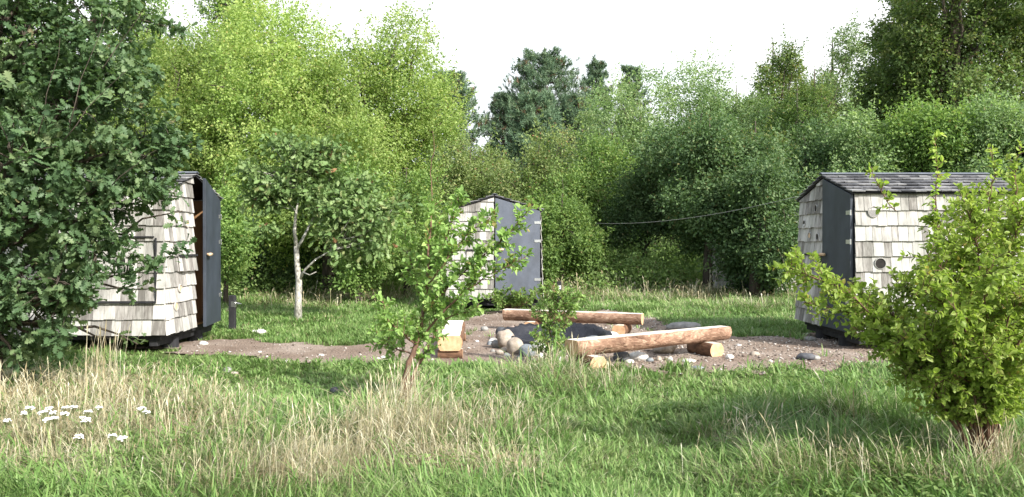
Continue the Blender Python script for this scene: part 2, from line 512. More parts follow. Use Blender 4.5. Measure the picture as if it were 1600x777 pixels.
def dirt_mat():
    m, nt, out = new_mat("trodden dirt and gravel")
    N, L = nt.nodes, nt.links
    tcn = N.new("ShaderNodeTexCoord")
    n1 = N.new("ShaderNodeTexNoise"); n1.inputs["Scale"].default_value = 1.1; n1.inputs["Detail"].default_value = 7
    n2 = N.new("ShaderNodeTexNoise"); n2.inputs["Scale"].default_value = 40; n2.inputs["Detail"].default_value = 5
    v = N.new("ShaderNodeTexVoronoi"); v.inputs["Scale"].default_value = 26
    for q in (n1, n2, v): L.new(tcn.outputs["Object"], q.inputs["Vector"])
    r1 = ramp(nt, [(0.3, (0.165, 0.122, 0.095)), (0.5, (0.235, 0.185, 0.150)), (0.7, (0.31, 0.26, 0.22))])
    L.new(n1.outputs[0], r1.inputs[0])
    r2 = ramp(nt, [(0.25, (0.6, 0.6, 0.6)), (0.75, (1.3, 1.28, 1.25))])
    L.new(n2.outputs[0], r2.inputs[0])
    mm = N.new("ShaderNodeMix"); mm.data_type = 'RGBA'; mm.blend_type = 'MULTIPLY'; mm.inputs[0].default_value = 1
    L.new(r1.outputs[0], mm.inputs[6]); L.new(r2.outputs[0], mm.inputs[7])
    p = N.new("ShaderNodeBsdfPrincipled"); p.inputs["Roughness"].default_value = 0.95
    p.inputs["Specular IOR Level"].default_value = 0.15
    L.new(mm.outputs[2], p.inputs["Base Color"])
    ad = N.new("ShaderNodeMath"); ad.operation = 'ADD'
    L.new(n2.outputs[0], ad.inputs[0]); L.new(v.outputs["Distance"], ad.inputs[1])
    b = N.new("ShaderNodeBump"); b.inputs["Strength"].default_value = 0.8; b.inputs["Distance"].default_value = 0.025
    L.new(ad.outputs[0], b.inputs["Height"]); L.new(b.outputs[0], p.inputs["Normal"])
    L.new(p.outputs[0], out.inputs[0])
    return m


def grass_mat():
    m, nt, out = new_mat("grass blade")
    N, L = nt.nodes, nt.links
    a1 = N.new("ShaderNodeAttribute"); a1.attribute_name = "tint"
    a2 = N.new("ShaderNodeAttribute"); a2.attribute_name = "dry"
    g = ramp(nt, [(0.0, (0.075, 0.150, 0.035)), (0.45, (0.140, 0.250, 0.060)), (0.8, (0.205, 0.320, 0.095)), (1.0, (0.28, 0.36, 0.13))])
    s = ramp(nt, [(0.0, (0.24, 0.165, 0.090)), (0.3, (0.37, 0.305, 0.175)), (0.7, (0.51, 0.455, 0.305)), (1.0, (0.64, 0.60, 0.46))])
    L.new(a1.outputs["Fac"], g.inputs[0]); L.new(a1.outputs["Fac"], s.inputs[0])
    mx = N.new("ShaderNodeMix"); mx.data_type = 'RGBA'
    L.new(a2.outputs["Fac"], mx.inputs[0])
    L.new(g.outputs[0], mx.inputs[6]); L.new(s.outputs[0], mx.inputs[7])
    p = N.new("ShaderNodeBsdfPrincipled"); p.inputs["Roughness"].default_value = 0.5
    p.inputs["Specular IOR Level"].default_value = 0.3
    L.new(mx.outputs[2], p.inputs["Base Color"])
    t = N.new("ShaderNodeBsdfTranslucent"); L.new(mx.outputs[2], t.inputs[0])
    ms = N.new("ShaderNodeMixShader"); ms.inputs[0].default_value = 0.35
    L.new(p.outputs[0], ms.inputs[1]); L.new(t.outputs[0], ms.inputs[2])
    L.new(ms.outputs[0], out.inputs[0])
    return m


M["ground"] = ground_mat()
M["dirt"] = dirt_mat()
M["grass"] = grass_mat()

# ================================================================== ground
def axis(lo, hi, step, far):
    mid = np.arange(lo, hi + 1e-6, step)
    return np.concatenate([-np.array(far[::-1], float) + lo, mid, np.array(far, float) + hi])


gx = axis(-26, 26, 0.25, [2, 6, 14, 30, 70, 150, 320])
gy = axis(-4, 46, 0.25, [2, 6, 14, 30, 70, 150, 320])
GX, GY = np.meshgrid(gx, gy)
gv = np.stack([GX.ravel(), GY.ravel(), hz(GX.ravel(), GY.ravel())], 1)
nx, ny = len(gx), len(gy)
ii, jj = np.meshgrid(np.arange(nx - 1), np.arange(ny - 1))
q = (jj * nx + ii).ravel()
gf = np.stack([q, q + 1, q + nx + 1, q + nx], 1)
ground = link("ground", np_mesh("ground", gv, gf, smooth=True), M["ground"])
tag(ground, kind="structure")

PATH_PX = [(180, 548), (250, 541), (330, 531), (420, 534), (520, 541), (600, 538), (645, 524), (690, 512), (745, 497), (790, 487), (840, 488), (900, 489),
           (960, 488), (1030, 500), (1060, 518), (1110, 524), (1170, 527), (1240, 528), (1300, 520), (1420, 520), (1500, 545),
           (1400, 572), (1300, 578), (1230, 577), (1160, 580), (1080, 581), (1000, 577), (930, 578), (850, 574), (760, 574), (700, 573),
           (620, 568), (540, 570), (430, 568), (340, 557), (260, 551)]
PATH = [((a - 800) / FPX * (EYE * FPX / (b - 380.0)), EYE * FPX / (b - 380.0)) for a, b in PATH_PX]


def in_poly(x, y, poly):
    c = np.zeros(np.shape(x), dtype=bool)
    n = len(poly)
    for i in range(n):
        x0, y0 = poly[i]; x1, y1 = poly[(i + 1) % n]
        cond = ((y0 > y) != (y1 > y))
        c ^= cond & (x < (x1 - x0) * (y - y0) / (y1 - y0 + 1e-12) + x0)
    return c


def on_path(x, y, amp=0.45):
    xx = x + (vnoise(x * 2.3, y * 2.3, 11) - 0.5) * amp + (vnoise(x * 7, y * 7, 12) - 0.5) * amp * 0.5
    yy = y + (vnoise(x * 2.3, y * 2.3, 13) - 0.5) * amp * 1.4 + (vnoise(x * 7, y * 7, 14) - 0.5) * amp * 0.5
    return in_poly(xx, yy, PATH)


st = 0.05
hx = np.arange(-7.5, 8.5, st); hy = np.arange(9.0, 20.5, st)
HX, HY = np.meshgrid(hx, hy)
hn, hm = len(hx), len(hy)
cxx = HX[:-1, :-1] + st / 2; cyy = HY[:-1, :-1] + st / 2
keep = on_path(cxx, cyy).ravel()
ii, jj = np.meshgrid(np.arange(hn - 1), np.arange(hm - 1))
q = (jj * hn + ii).ravel()[keep]
hv = np.stack([HX.ravel(), HY.ravel(), hz(HX.ravel(), HY.ravel()) + 0.012 + 0.012 * vnoise(HX.ravel() * 6, HY.ravel() * 6, 15)], 1)
hf = np.stack([q, q + 1, q + hn + 1, q + hn], 1)
used, inv = np.unique(hf, return_inverse=True)
path = link("path", np_mesh("path", hv[used], inv.reshape(hf.shape), smooth=True), M["dirt"])
tag(path, kind="structure")


# ================================================================== leaf shapes
def T_simple():          # folded rhomb
    return (np.array([(0, 0, 0), (0.45, 0.30, 0.08), (1, 0, 0), (0.45, -0.30, 0.08)]), np.array([(0, 2, 1), (0, 3, 2)]))


def T_ovate():
    v = [(0, 0, 0), (0.35, 0, -0.03), (0.7, 0, -0.05), (1.0, 0, -0.13),
         (0.12, 0.16, 0.05), (0.42, 0.28, 0.09), (0.76, 0.19, 0.03),
         (0.12, -0.16, 0.05), (0.42, -0.28, 0.09), (0.76, -0.19, 0.03)]
    f = [(0, 1, 4), (4, 1, 5), (1, 2, 5), (5, 2, 6), (2, 3, 6), (0, 7, 1), (7, 8, 1), (1, 8, 2), (8, 9, 2), (2, 9, 3)]
    return np.array(v, float), np.array(f)


def T_oak():
    mid = [(0, 0, 0), (0.25, 0, 0.02), (0.5, 0, 0.02), (0.75, 0, -0.03), (0.98, 0, -0.14)]
    side = [(0.10, 0.05), (0.24, 0.20), (0.33, 0.10), (0.47, 0.31), (0.56, 0.14), (0.70, 0.32), (0.79, 0.14), (0.92, 0.20), (0.98, 0.07)]
    v = list(mid); f = []
    link_mid = [0, 1, 1, 2, 2, 3, 3, 4, 4]
    for sgn in (1, -1):
        b = len(v)
        for (a, c) in side: v.append((a, sgn * c, c * 0.25))
        seq = list(range(b, b + len(side)))
        for i in range(len(side) - 1):
            t = (link_mid[i], seq[i + 1], seq[i]); f.append(t if sgn > 0 else t[::-1])
            if link_mid[i] != link_mid[i + 1]:
                t = (link_mid[i], link_mid[i + 1], seq[i + 1]); f.append(t if sgn > 0 else t[::-1])
        t = (0, seq[0], seq[0])
    return np.array(v, float), np.array(f)


LEAF = {"simple": T_simple(), "ovate": T_ovate(), "oak": T_oak()}


def unit(a):
    return a / np.maximum(np.linalg.norm(a, axis=1, keepdims=True), 1e-9)


def leaf_arrays(P, D, Nn, S, shape, tint):
    """leaves at P, along D, facing Nn, of length S"""
    tv, tf = LEAF[shape]
    D = unit(D)
    B = unit(np.cross(Nn, D)); Nn = np.cross(D, B)
    V = (P[:, None, :] + S[:, None, None] * (tv[None, :, 0:1] * D[:, None, :] + tv[None, :, 1:2] * B[:, None, :] + tv[None, :, 2:3] * Nn[:, None, :]))
    F = tf[None] + (np.arange(len(P)) * len(tv))[:, None, None]
    return V.reshape(-1, 3), F.reshape(-1, 3), np.repeat(tint, len(tf))


def sample_clusters(blobs, n, g, inner=0.5):
    B = np.array(blobs, float)
    wgt = (B[:, 3] * B[:, 4] * B[:, 5]) ** 0.67
    k = g.choice(len(B), size=n, p=wgt / wgt.sum())
    u = unit(g.normal(size=(n, 3)))
    r = inner + (1 - inner) * g.random(n) ** 0.6
    C = B[k, :3] + u * B[k, 3:6] * r[:, None]
    out = unit(u / B[k, 3:6])
    return C, out


def crown(name, blobs, n_cl, per, rc, leaf, size, seed, mat, up=0.5, droop=0.25, zmin=0.12, flat=0.65, inner=0.5, accent=0.02, cl_var=0.26, sprigs=0.0):
    g = rng(seed)
    C, O = sample_clusters(blobs, n_cl, g, inner)
    ok = C[:, 2] > zmin
    C, O = C[ok], O[ok]
    rcs = rc * (0.6 + 0.8 * g.random(len(C)))
    ct = g.normal(0, cl_var, len(C))
    if sprigs:                      # long shoots that break the outline
        ns = int(sprigs * len(C))
        j = g.choice(len(C), size=ns)
        sd = unit(O[j] * 0.7 + np.array([[0, 0, 0.8]]) + 0.3 * g.normal(size=(ns, 3)))
        sl_ = rc * (1.2 + 2.2 * g.random(ns))
        tt = np.linspace(0.15, 1.0, 5)
        SC = (C[j][:, None, :] + sd[:, None, :] * (sl_[:, None] * tt[None])[:, :, None]).reshape(-1, 3)
        SR = (rc * 0.45 * (1.15 - tt))[None].repeat(ns, 0).ravel()
        C0 = C
        C = np.concatenate([C, SC]); O = np.concatenate([O, np.repeat(sd, 5, 0)])
        rcs = np.concatenate([rcs, SR]); ct = np.concatenate([ct, np.repeat(ct[j] + 0.1, 5)])
        n = np.concatenate([np.maximum(3, (per * (0.5 + g.random(len(C0)))).astype(int)), np.maximum(2, (per * 0.16 * (0.6 + g.random(ns * 5))).astype(int))])
    else:
        n = np.maximum(3, (per * (0.5 + g.random(len(C)))).astype(int))
    k = np.repeat(np.arange(len(C)), n)
    off = g.normal(size=(len(k), 3)) * 0.55
    off[:, 2] *= flat
    P = C[k] + off * rcs[k][:, None]
    ok = P[:, 2] > zmin * 0.5
    k, P, off = k[ok], P[ok], off[ok]
    Nn = unit(up * np.array([[0, 0, 1.0]]) + 0.45 * O[k] + 0.55 * g.normal(size=(len(k), 3)))
    D = unit(0.6 * O[k] + 0.5 * off + 0.8 * g.normal(size=(len(k), 3)) + np.array([[0, 0, -droop]]))
    S = size * (0.65 + 0.7 * g.random(len(k)))
    tint = np.clip(0.45 + ct[k] + g.normal(0, 0.11, len(k)), 0, 0.92)
    tint[g.random(len(k)) < accent] = 1.0
    V, F, T = leaf_arrays(P, D, Nn, S, leaf, tint)
    me = np_mesh(name, V, F, T)
    me.materials.append(mat)
    return me, C


def bent(a, b, g, sag=0.15, n=5, wob=0.05):
    a = Vector(a); b = Vector(b)
    L_ = (b - a).length
    pts = []
    for i in range(n + 1):
        t = i / n
        p = a.lerp(b, t)
        p.z += sag * L_ * math.sin(math.pi * t) * (0.6)
        if 0 < i < n:
            p += Vector(g.normal(size=3)) * wob * L_ * 0.5
        pts.append(p)
    return pts


def limbs(mb, trunk, r0, targets, g, rl=0.35, n=6, start=(0.35, 0.9), sag=0.1):
    T = [Vector(p) for p in trunk]
    for t in targets:
        f = start[0] + (start[1] - start[0]) * g.random()
        s = f * (len(T) - 1)
        i = min(int(s), len(T) - 2)
        p = T[i].lerp(T[i + 1], s - i)
        L_ = (Vector(t) - p).length
        pts = bent(p, t, g, sag, 5, 0.08)
        ra = r0 * (1 - 0.75 * f) * rl * 1.6
        mb.tube(pts, [max(0.006, ra * (1 - 0.85 * k / 5)) for k in range(6)], n, cap=False)


def lumpy(cx, cy, cz, rx, ry, rz, n, g, k=0.42, tall=1.0):
    """a crown as many overlapping lobes in an ellipsoid"""
    out = [(cx, cy, cz, rx * 0.58, ry * 0.58, rz * 0.62)]
    for i in range(n):
        u = unit(g.normal(size=(1, 3)))[0]
        s = 0.52 + 0.42 * g.random()
        kk = k * (0.50 + 0.75 * g.random())
        out.append((cx + u[0] * rx * s, cy + u[1] * ry * s, cz + u[2] * rz * s, rx * kk, ry * kk, min(rz, rx * tall) * kk))
    return out


def bg_tree(name, label, cat, pxx, d, ytop, hw, mat, base=0.25, leaf=0.09, n_cl=900, per=34, seed=1, group=None, trunk=0.16, ry=None,
            bark="bark_dark", lobes=16, lean=0.0, rc=0.34, up=0.45, flat=0.65, inner=0.5, accent=0.02, k=0.40, x=None, sprigs=0.18, tall=1.15):
    """tree at bearing pxx, distance d; ytop = elevation mark of its top, hw = half width mark"""
    g = rng(seed)
    X = px(pxx, d) if x is None else x
    Z = gz(X, d)
    H = EYE + (380 - ytop) / FPX * d - Z
    rx = hw / FPX * d
    ry_ = ry or rx
    cb = H * base
    root = empty(name, (X, d, Z - 0.03))
    tag(root, label, cat, group)
    cz = (H + cb) / 2; rz = (H - cb) / 2
    B = lumpy(lean * rx, 0, cz, rx, ry_, rz, lobes, g, k, tall)
    me, C = crown("crown", B, n_cl, per, rc, "simple", leaf, seed + 50, mat, up=up, flat=flat, inner=inner, accent=accent, sprigs=sprigs)
    link("crown", me, None, root)
    mb = MB()
    tp = [(0, 0, -0.1), (0.1 * trunk, 0.02, H * 0.2), (lean * rx * 0.4 + 0.08, 0.05, H * 0.45), (lean * rx * 0.8, 0, H * 0.7), (lean * rx, 0, H * 0.93)]
    mb.tube(tp, [trunk * 1.25, trunk, trunk * 0.75, trunk * 0.45, trunk * 0.12], 9)
    limbs(mb, tp, trunk, C[g.choice(len(C), size=min(26, len(C)), replace=False)], g)
    mb.build("trunk", M[bark], root, smooth=True)
    return root


def pine_tree(label, pxx, d, ytop, hw, seed, base=0.12, tufts=1500, spire=False, tl=0.30):
    tufts *= 2
    g = rng(seed)
    X = px(pxx, d); Z = gz(X, d)
    H = EYE + (380 - ytop) / FPX * d - Z
    rx = hw / FPX * d
    root = empty("pine_tree", (X, d, Z - 0.03))
    tag(root, label, "pine tree", "pines beyond the clearing")
    mb = MB()
    tp = [(0, 0, -0.1), (0.03, 0, H * 0.4), (-0.04, 0.03, H * 0.75), (0, 0, H * 0.98)]
    mb.tube(tp, [0.2, 0.15, 0.08, 0.02], 8)
    # whorls of boughs
    tipP, tipD = [], []
    nw = int(H / (0.62 if spire else 0.42))
    for w in range(nw):
        f = base + (1 - base) * (w + 0.3) / nw
        z = H * f
        prof = max(0.30, (1 - f) ** 0.62 * 1.3) if spire else math.sqrt(max(0.0, 1 - ((f - 0.38) / 0.63) ** 2))
        rr = rx * max(0.10, prof)
        nb = 5 if spire else 7
        for b in range(nb):
            a = 2 * math.pi * (b + g.random() * 0.8) / nb + w * 0.7
            L_ = rr * (0.65 + 0.45 * g.random())
            tip = Vector((math.cos(a) * L_, math.sin(a) * L_, z + L_ * ((0.45 if spire else 0.10) + 0.30 * g.random())))
            pts = bent((0, 0, z - 0.1), tip, g, -0.12, 4, 0.05)
            mb.tube(pts, [0.035, 0.028, 0.02, 0.014, 0.006], 5, cap=False)
            m = max(2, int(tufts / (nw * nb)))
            for k in range(m):
                t = 0.35 + 0.65 * g.random() ** 0.7
                p = Vector(pts[0]).lerp(pts[-1], t) + Vector(g.normal(size=3)) * 0.16 * (0.4 + rr * 0.3)
                tipP.append(p); tipD.append((math.cos(a) * 0.5, math.sin(a) * 0.5, 0.9 + 0.4 * g.random()))
    for k in range(14):
        tipP.append(Vector((g.normal() * 0.06, g.normal() * 0.06, H * (0.94 + 0.06 * g.random())))); tipD.append((0, 0, 1))
    P = np.array([tuple(p) for p in tipP]); A = unit(np.array(tipD) + g.normal(size=(len(tipP), 3)) * 0.3)
    nn = 16
    k = np.repeat(np.arange(len(P)), nn)
    along = g.random(len(k))
    rootp = P[k] + A[k] * (along * tl * 0.7)[:, None]
    dirn = unit(A[k] * 0.8 + unit(g.normal(size=(len(k), 3))) * 0.9)
    side = unit(np.cross(dirn, g.normal(size=(len(k), 3))))
    Ln = tl * (0.5 + 0.5 * g.random(len(k)))
    wd = 0.017
    V = np.stack([rootp - side * wd, rootp + side * wd, rootp + dirn * Ln[:, None]], 1).reshape(-1, 3)
    F = np.arange(len(V)).reshape(-1, 3)
    ct = g.normal(0, 0.2, len(P))
    t = np.clip(0.45 + ct[k] + g.normal(0, 0.12, len(k)), 0, 0.9)
    t[(g.random(len(P)) < 0.05)[k]] = 1.0
    me = np_mesh("crown", V, F, t)
    link("crown", me, M["pine"], root)
    mb.build("trunk", M["bark_dark"], root, smooth=True)
    return root


# ================================================================== cabins
W2 = 1.06      # half width of the gable
LEN = 2.52
ZB, ZE, ZR = 0.30, 2.34, 2.66
FL = 0.06      # flare of the walls at the foot
SLOPE = math.atan2(ZR - ZE, W2)


def roofline(x):
    return ZR - (ZR - ZE) * abs(x) / W2


def shingles(mb, face, u0, u1, rows, rh, g, top_of=None, wmin=0.085, wmax=0.17, proud=0.030, thick=0.016, skip=None):
    """rows of lapped boards. face(u, z, out) -> point; z runs up the face"""
    z0 = rows[0]
    for r_i, zlow in enumerate(rows):
        u = u0
        while u < u1 - 0.005:
            w = wmin + (wmax - wmin) * g.random()
            ue = min(u1, u + w)
            if u1 - ue < 0.05: ue = u1
            a, b = u + 0.002, ue - 0.003
            zl = zlow + (g.random() - 0.5) * 0.016
            zh = zlow + rh + 0.035
            za = min(zh, top_of(a)) if top_of else zh
            zb_ = min(zh, top_of(b)) if top_of else zh
            u = ue
            if skip and skip((a + b) / 2, zlow + rh / 2): continue
            if max(za, zb_) < zl + 0.03: continue
            za = max(za, zl + 0.004); zb_ = max(zb_, zl + 0.004)
            pr = proud + g.random() * 0.010
            tw = (g.random() - 0.5) * 0.006
            fr = lambda z: (z - zl) / (rh + 0.035)
            def o(z, e): return pr * (1 - fr(z)) + 0.004 + e
            t = g.random()
            mb.hexa([face(a, zl, o(zl, tw) - thick), face(b, zl, o(zl, -tw) - thick), face(b, zl, o(zl, -tw)), face(a, zl, o(zl, tw)),
                     face(a, za, o(za, 0) - 0.006), face(b, zb_, o(zb_, 0) - 0.006), face(b, zb_, o(zb_, 0) + 0.004), face(a, za, o(za, 0) + 0.004)],
                    0, t)


def porthole(root, c, axis, r, seed, mats=("shingle", "hole_disc")):
    mb = MB()
    a = Vector(axis).normalized()
    n = 20
    e1 = a.orthogonal().normalized(); e2 = a.cross(e1)
    c = Vector(c)
    prof = [(r * 1.16, 0.0), (r * 1.16, 0.016), (r * 1.02, 0.020), (r * 0.98, 0.004)]
    V = []
    for (rr, h) in prof:
        for k in range(n):
            t = 2 * math.pi * k / n
            V.append(c + a * h + (e1 * math.cos(t) + e2 * math.sin(t)) * rr)
    F = [(i * n + k, i * n + (k + 1) % n, (i + 1) * n + (k + 1) % n, (i + 1) * n + k) for i in range(len(prof) - 1) for k in range(n)]
    mb.add(V, F)
    ring = mb.build("porthole", M[mats[0]], root)
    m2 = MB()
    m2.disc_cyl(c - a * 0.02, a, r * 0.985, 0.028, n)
    m2.build("pane" if mats[1] == "cap_grey" else "hole_disc", M[mats[1]], ring)
    return ring


def make_cabin(label, loc, rz, door_open, seed, side_holes, gable_holes, side_sign, hatch=False, paint="slate_sheen"):
    g = rng(seed)
    root = empty("shingle_cabin", loc, rz)
    tag(root, label, "cabin", "shingled sleeping cabins round the fire pit")
    rh = (ZE - ZB) / 9.0
    rows = [ZB - 0.03 + i * rh for i in range(9)]

    def fl(z): return FL * (1 - (z - ZB) / (ZE - ZB))
    # under-frame and posts
    b = MB()
    b.box(-W2 + 0.04, W2 - 0.04, 0.05, LEN - 0.05, 0.19, 0.27)
    for yy in (0.15, LEN - 0.2):
        b.box(-W2 + 0.02, W2 - 0.02, yy - 0.06, yy + 0.06, 0.10, 0.188)
    b.build("under_frame", M["black_paint"], root, bevel=0.006)
    for sx in (-1, 1):
        for yy in (0.15, LEN - 0.2):
            p = MB(); p.tube([(sx * 0.46, yy, -0.25), (sx * 0.46, yy, 0.188)], [0.125, 0.118], 18)
            p.build("post", M["black_paint"], root, smooth=False, bevel=0.004)
    # inner walls
    w = MB()
    t = 0.03
    w.box(-W2 + 0.005, -W2 + 0.005 + t, 0.035, LEN - 0.035, 0.272, ZE - 0.02)
    w.box(W2 - 0.005 - t, W2 - 0.005, 0.035, LEN - 0.035, 0.272, ZE - 0.02)
    for (y0, y1, xa, xb) in ((0.0, t, -W2 + 0.005, -0.02), (LEN - t, LEN, -W2 + 0.005, 0.0), (LEN - t - 0.002, LEN - 0.002, 0.003, W2 - 0.005)):
        za, zb_ = roofline(xa) - 0.015, roofline(xb) - 0.015
        w.hexa([(xa, y0, 0.272), (xb, y0, 0.272), (xb, y1, 0.272), (xa, y1, 0.272), (xa, y0, za), (xb, y0, zb_), (xb, y1, zb_), (xa, y1, za)])
    w.box(-W2 + 0.04, W2 - 0.04, 0.04, LEN - 0.04, 0.275, 0.30)
    w.build("wall", M["inner_wood"], root)
    # bunk inside, seen through the open door
    if door_open:
        k = MB()
        k.box(-0.9, 0.9, 1.3, LEN - 0.05, 0.62, 0.72)
        k.box(-0.9, 0.9, 1.3, LEN - 0.05, 1.45, 1.53)
        k.build("bunk", M["peg_wood"], root)
    # cladding
    def yy_(u, z, o, near):          # the long walls run out to meet the flared gables
        e = fl(z) * 0.8 + 0.024
        if u < 0.25 and near: return u - e * (1 - u / 0.25)
        if u > LEN - 0.25: return u + e * (1 - (LEN - u) / 0.25)
        return u

    def xx_(u, z):
        e = fl(z) + 0.012
        if u < -W2 + 0.25: return u - e * (1 - (u + W2) / 0.25)
        if u > W2 - 0.25: return u + e * (1 - (W2 - u) / 0.25)
        return u
    def f_left(u, z, o): return (-W2 - fl(z) - o, yy_(u, z, o, True), z)
    def f_right(u, z, o): return (W2 + fl(z) + o, yy_(u, z, o, False), z)
    def f_front(u, z, o): return (xx_(u, z), -fl(z) * 0.8 - o, z)
    def f_back(u, z, o): return (xx_(u, z), LEN + fl(z) * 0.8 + o, z)
    for fn, u0, u1, top in ((f_left, 0.0, LEN, None), (f_right, 0.0, LEN, None)):
        c = MB()
        shingles(c, fn, u0, u1, rows, rh, g, (lambda u: ZE + 0.01))
        c.build("side_cladding", M["shingle"], root)
    rows_g = rows + [ZE - 0.03, ZE - 0.03 + rh]
    c = MB()
    shingles(c, f_front, -W2, -0.012, rows_g, rh, g, (lambda u: roofline(u) - 0.01))
    c.build("gable_cladding", M["shingle"], root)
    c = MB()
    shingles(c, f_back, -W2, W2, rows_g, rh, g, (lambda u: roofline(u) - 0.01))
    c.build("rear_cladding", M["shingle"], root)
    # letter-slot flap in the gable: black bar put in for the shade of a slit, with two rows of boards standing proud below it
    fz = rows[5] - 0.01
    fb = MB()
    shingles(fb, (lambda u, z, o: (u, -fl(z) * 0.8 - o - 0.034, z)), -W2 * 0.62, -0.02, [rows[4]], rh - 0.03, g)
    fo = fb.build("flap", M["shingle"], root)
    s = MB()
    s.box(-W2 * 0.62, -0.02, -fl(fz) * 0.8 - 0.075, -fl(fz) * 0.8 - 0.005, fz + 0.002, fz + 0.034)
    s.build("slot_bar", M["black_paint"], fo)
    # corner trims
    # door: a pentagon leaf hung on the outer corner
    hp = MB()
    T_ = 0.045
    y1 = 0.0
    prof = [(0.0, ZB - 0.03), (0.0, ZE - 0.02), (-W2 + 0.012, ZR - 0.03), (-W2 + 0.012, ZB - 0.03)]
    V = [(x, -T_, z) for x, z in prof] + [(x, 0, z) for x, z in prof]
    hp.add(V, [(0, 1, 2, 3), (7, 6, 5, 4), (0, 4, 5, 1), (1, 5, 6, 2), (2, 6, 7, 3), (3, 7, 4, 0)])
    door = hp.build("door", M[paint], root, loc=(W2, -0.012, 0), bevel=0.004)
    door.rotation_euler = (0, 0, door_open if door_open else 0)
    for z in (0.72, 1.62, 2.05):
        h = MB()
        h.box(-0.13, 0.006, -T_ - 0.010, -T_ - 0.001, z - 0.03, z + 0.03)
        h.tube([(0.014, -T_ - 0.002, z - 0.04), (0.014, -T_ - 0.002, z + 0.04)], 0.012, 8)
        h.build("hinge", M["steel"], door)
    h = MB()
    h.tube([(-W2 + 0.10, -T_, 1.42), (-W2 + 0.10, -T_ - 0.03, 1.42), (-W2 + 0.06, -T_ - 0.036, 1.42), (-W2 + 0.24, -T_ - 0.036, 1.42)][:2], 0.02, 10)
    h.tube([(-W2 + 0.03, -T_ - 0.045, 1.42), (-W2 + 0.21, -T_ - 0.045, 1.42)], 0.024, 12)
    h.build("handle", M["peg_wood"], door, smooth=True)
    fr = MB()          # door frame post on the hinge side
    fr.box(W2 - 0.050, W2 + 0.006, -0.005, 0.05, ZB - 0.03, ZE - 0.03)
    fr.build("door_frame", M["black_paint"], root)
    # roof
    ov = 0.055
    sl = MB()
    for sx in (-1, 1):
        nrm = Vector((sx * math.sin(SLOPE), 0, math.cos(SLOPE)))
        e = W2 + 0.055
        ze = ZR - (ZR - ZE) * e / W2
        a = [(sx * 0.001, -ov, ZR), (sx * e, -ov, ze), (sx * e, LEN + ov, ze), (sx * 0.001, LEN + ov, ZR)]
        lo = [Vector(p) for p in a]; hi = [Vector(p) + nrm * 0.018 for p in a]
        sl.hexa([tuple(p) for p in lo] + [tuple(p) for p in hi])
    roof = sl.build("roof", M["black_paint"], root)
    for sx in (-1, 1):
        rb = MB()
        nrm = Vector((sx * math.sin(SLOPE), 0, math.cos(SLOPE)))
        e = W2 + 0.085
        Ls = e / math.cos(SLOPE)
        def f_roof(u, z, o, sx=sx, nrm=nrm, Ls=Ls):     # z = distance up the slope from the eave
            s_ = (Ls - z) * math.cos(SLOPE)
            return tuple(Vector((sx * s_, u, ZR - (ZR - ZE) * s_ / W2)) + nrm * (0.021 + o))
        rr = [i * Ls / 6.0 for i in range(6)]
        shingles(rb, f_roof, -ov - 0.02, LEN + ov + 0.02, rr, Ls / 6.0, g, (lambda u, Ls=Ls: Ls - 0.005), 0.09, 0.22, proud=0.034, thick=0.020)
        rb.build("roof_shingles", M["roof_shake"], roof)
    rc = MB()
    for sx in (-1, 1):
        nrm = Vector((sx * math.sin(SLOPE), 0, math.cos(SLOPE)))
        e = 0.07
        pts = [(sx * 0.001, ZR + 0.062), (sx * e, ZR + 0.062 - e * math.tan(SLOPE))]
        y0, y1 = -ov - 0.03, LEN + ov + 0.03
        rc.hexa([(pts[0][0], y0, pts[0][1]), (pts[1][0], y0, pts[1][1]), (pts[1][0], y1, pts[1][1]), (pts[0][0], y1, pts[0][1]),
                 (pts[0][0], y0, pts[0][1] + 0.012), (pts[1][0], y0, pts[1][1] + 0.012), (pts[1][0], y1, pts[1][1] + 0.012), (pts[0][0], y1, pts[0][1] + 0.012)])
    rc.build("ridge_cap", M["slate_sheen"], roof)
    # round holes: rings with solid discs, dark ones carry a recess's shade as colour
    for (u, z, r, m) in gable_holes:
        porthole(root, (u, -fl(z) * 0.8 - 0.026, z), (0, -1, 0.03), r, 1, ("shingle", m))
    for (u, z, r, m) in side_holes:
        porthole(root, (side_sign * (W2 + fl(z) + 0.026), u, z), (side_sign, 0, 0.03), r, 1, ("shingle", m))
    if hatch:
        # framed flap window in the long wall: thin dark bars
        hb = MB()
        x = side_sign
        def bar(u0, u1, z0, z1):
            zz = (z0 + z1) / 2
            xx = W2 + fl(zz)
            hb.box(min(x * (xx + 0.02), x * (xx + 0.06)), max(x * (xx + 0.02), x * (xx + 0.06)), u0, u1, z0, z1)
        bar(0.06, 1.45, 0.735, 0.765)
        bar(0.10, 1.42, 1.68, 1.70)
        bar(0.06, 0.075, 0.77, 1.675)
        bar(1.40, 1.415, 0.77, 1.675)
        hb.build("hatch_frame", M["black_paint"], root)
    return root


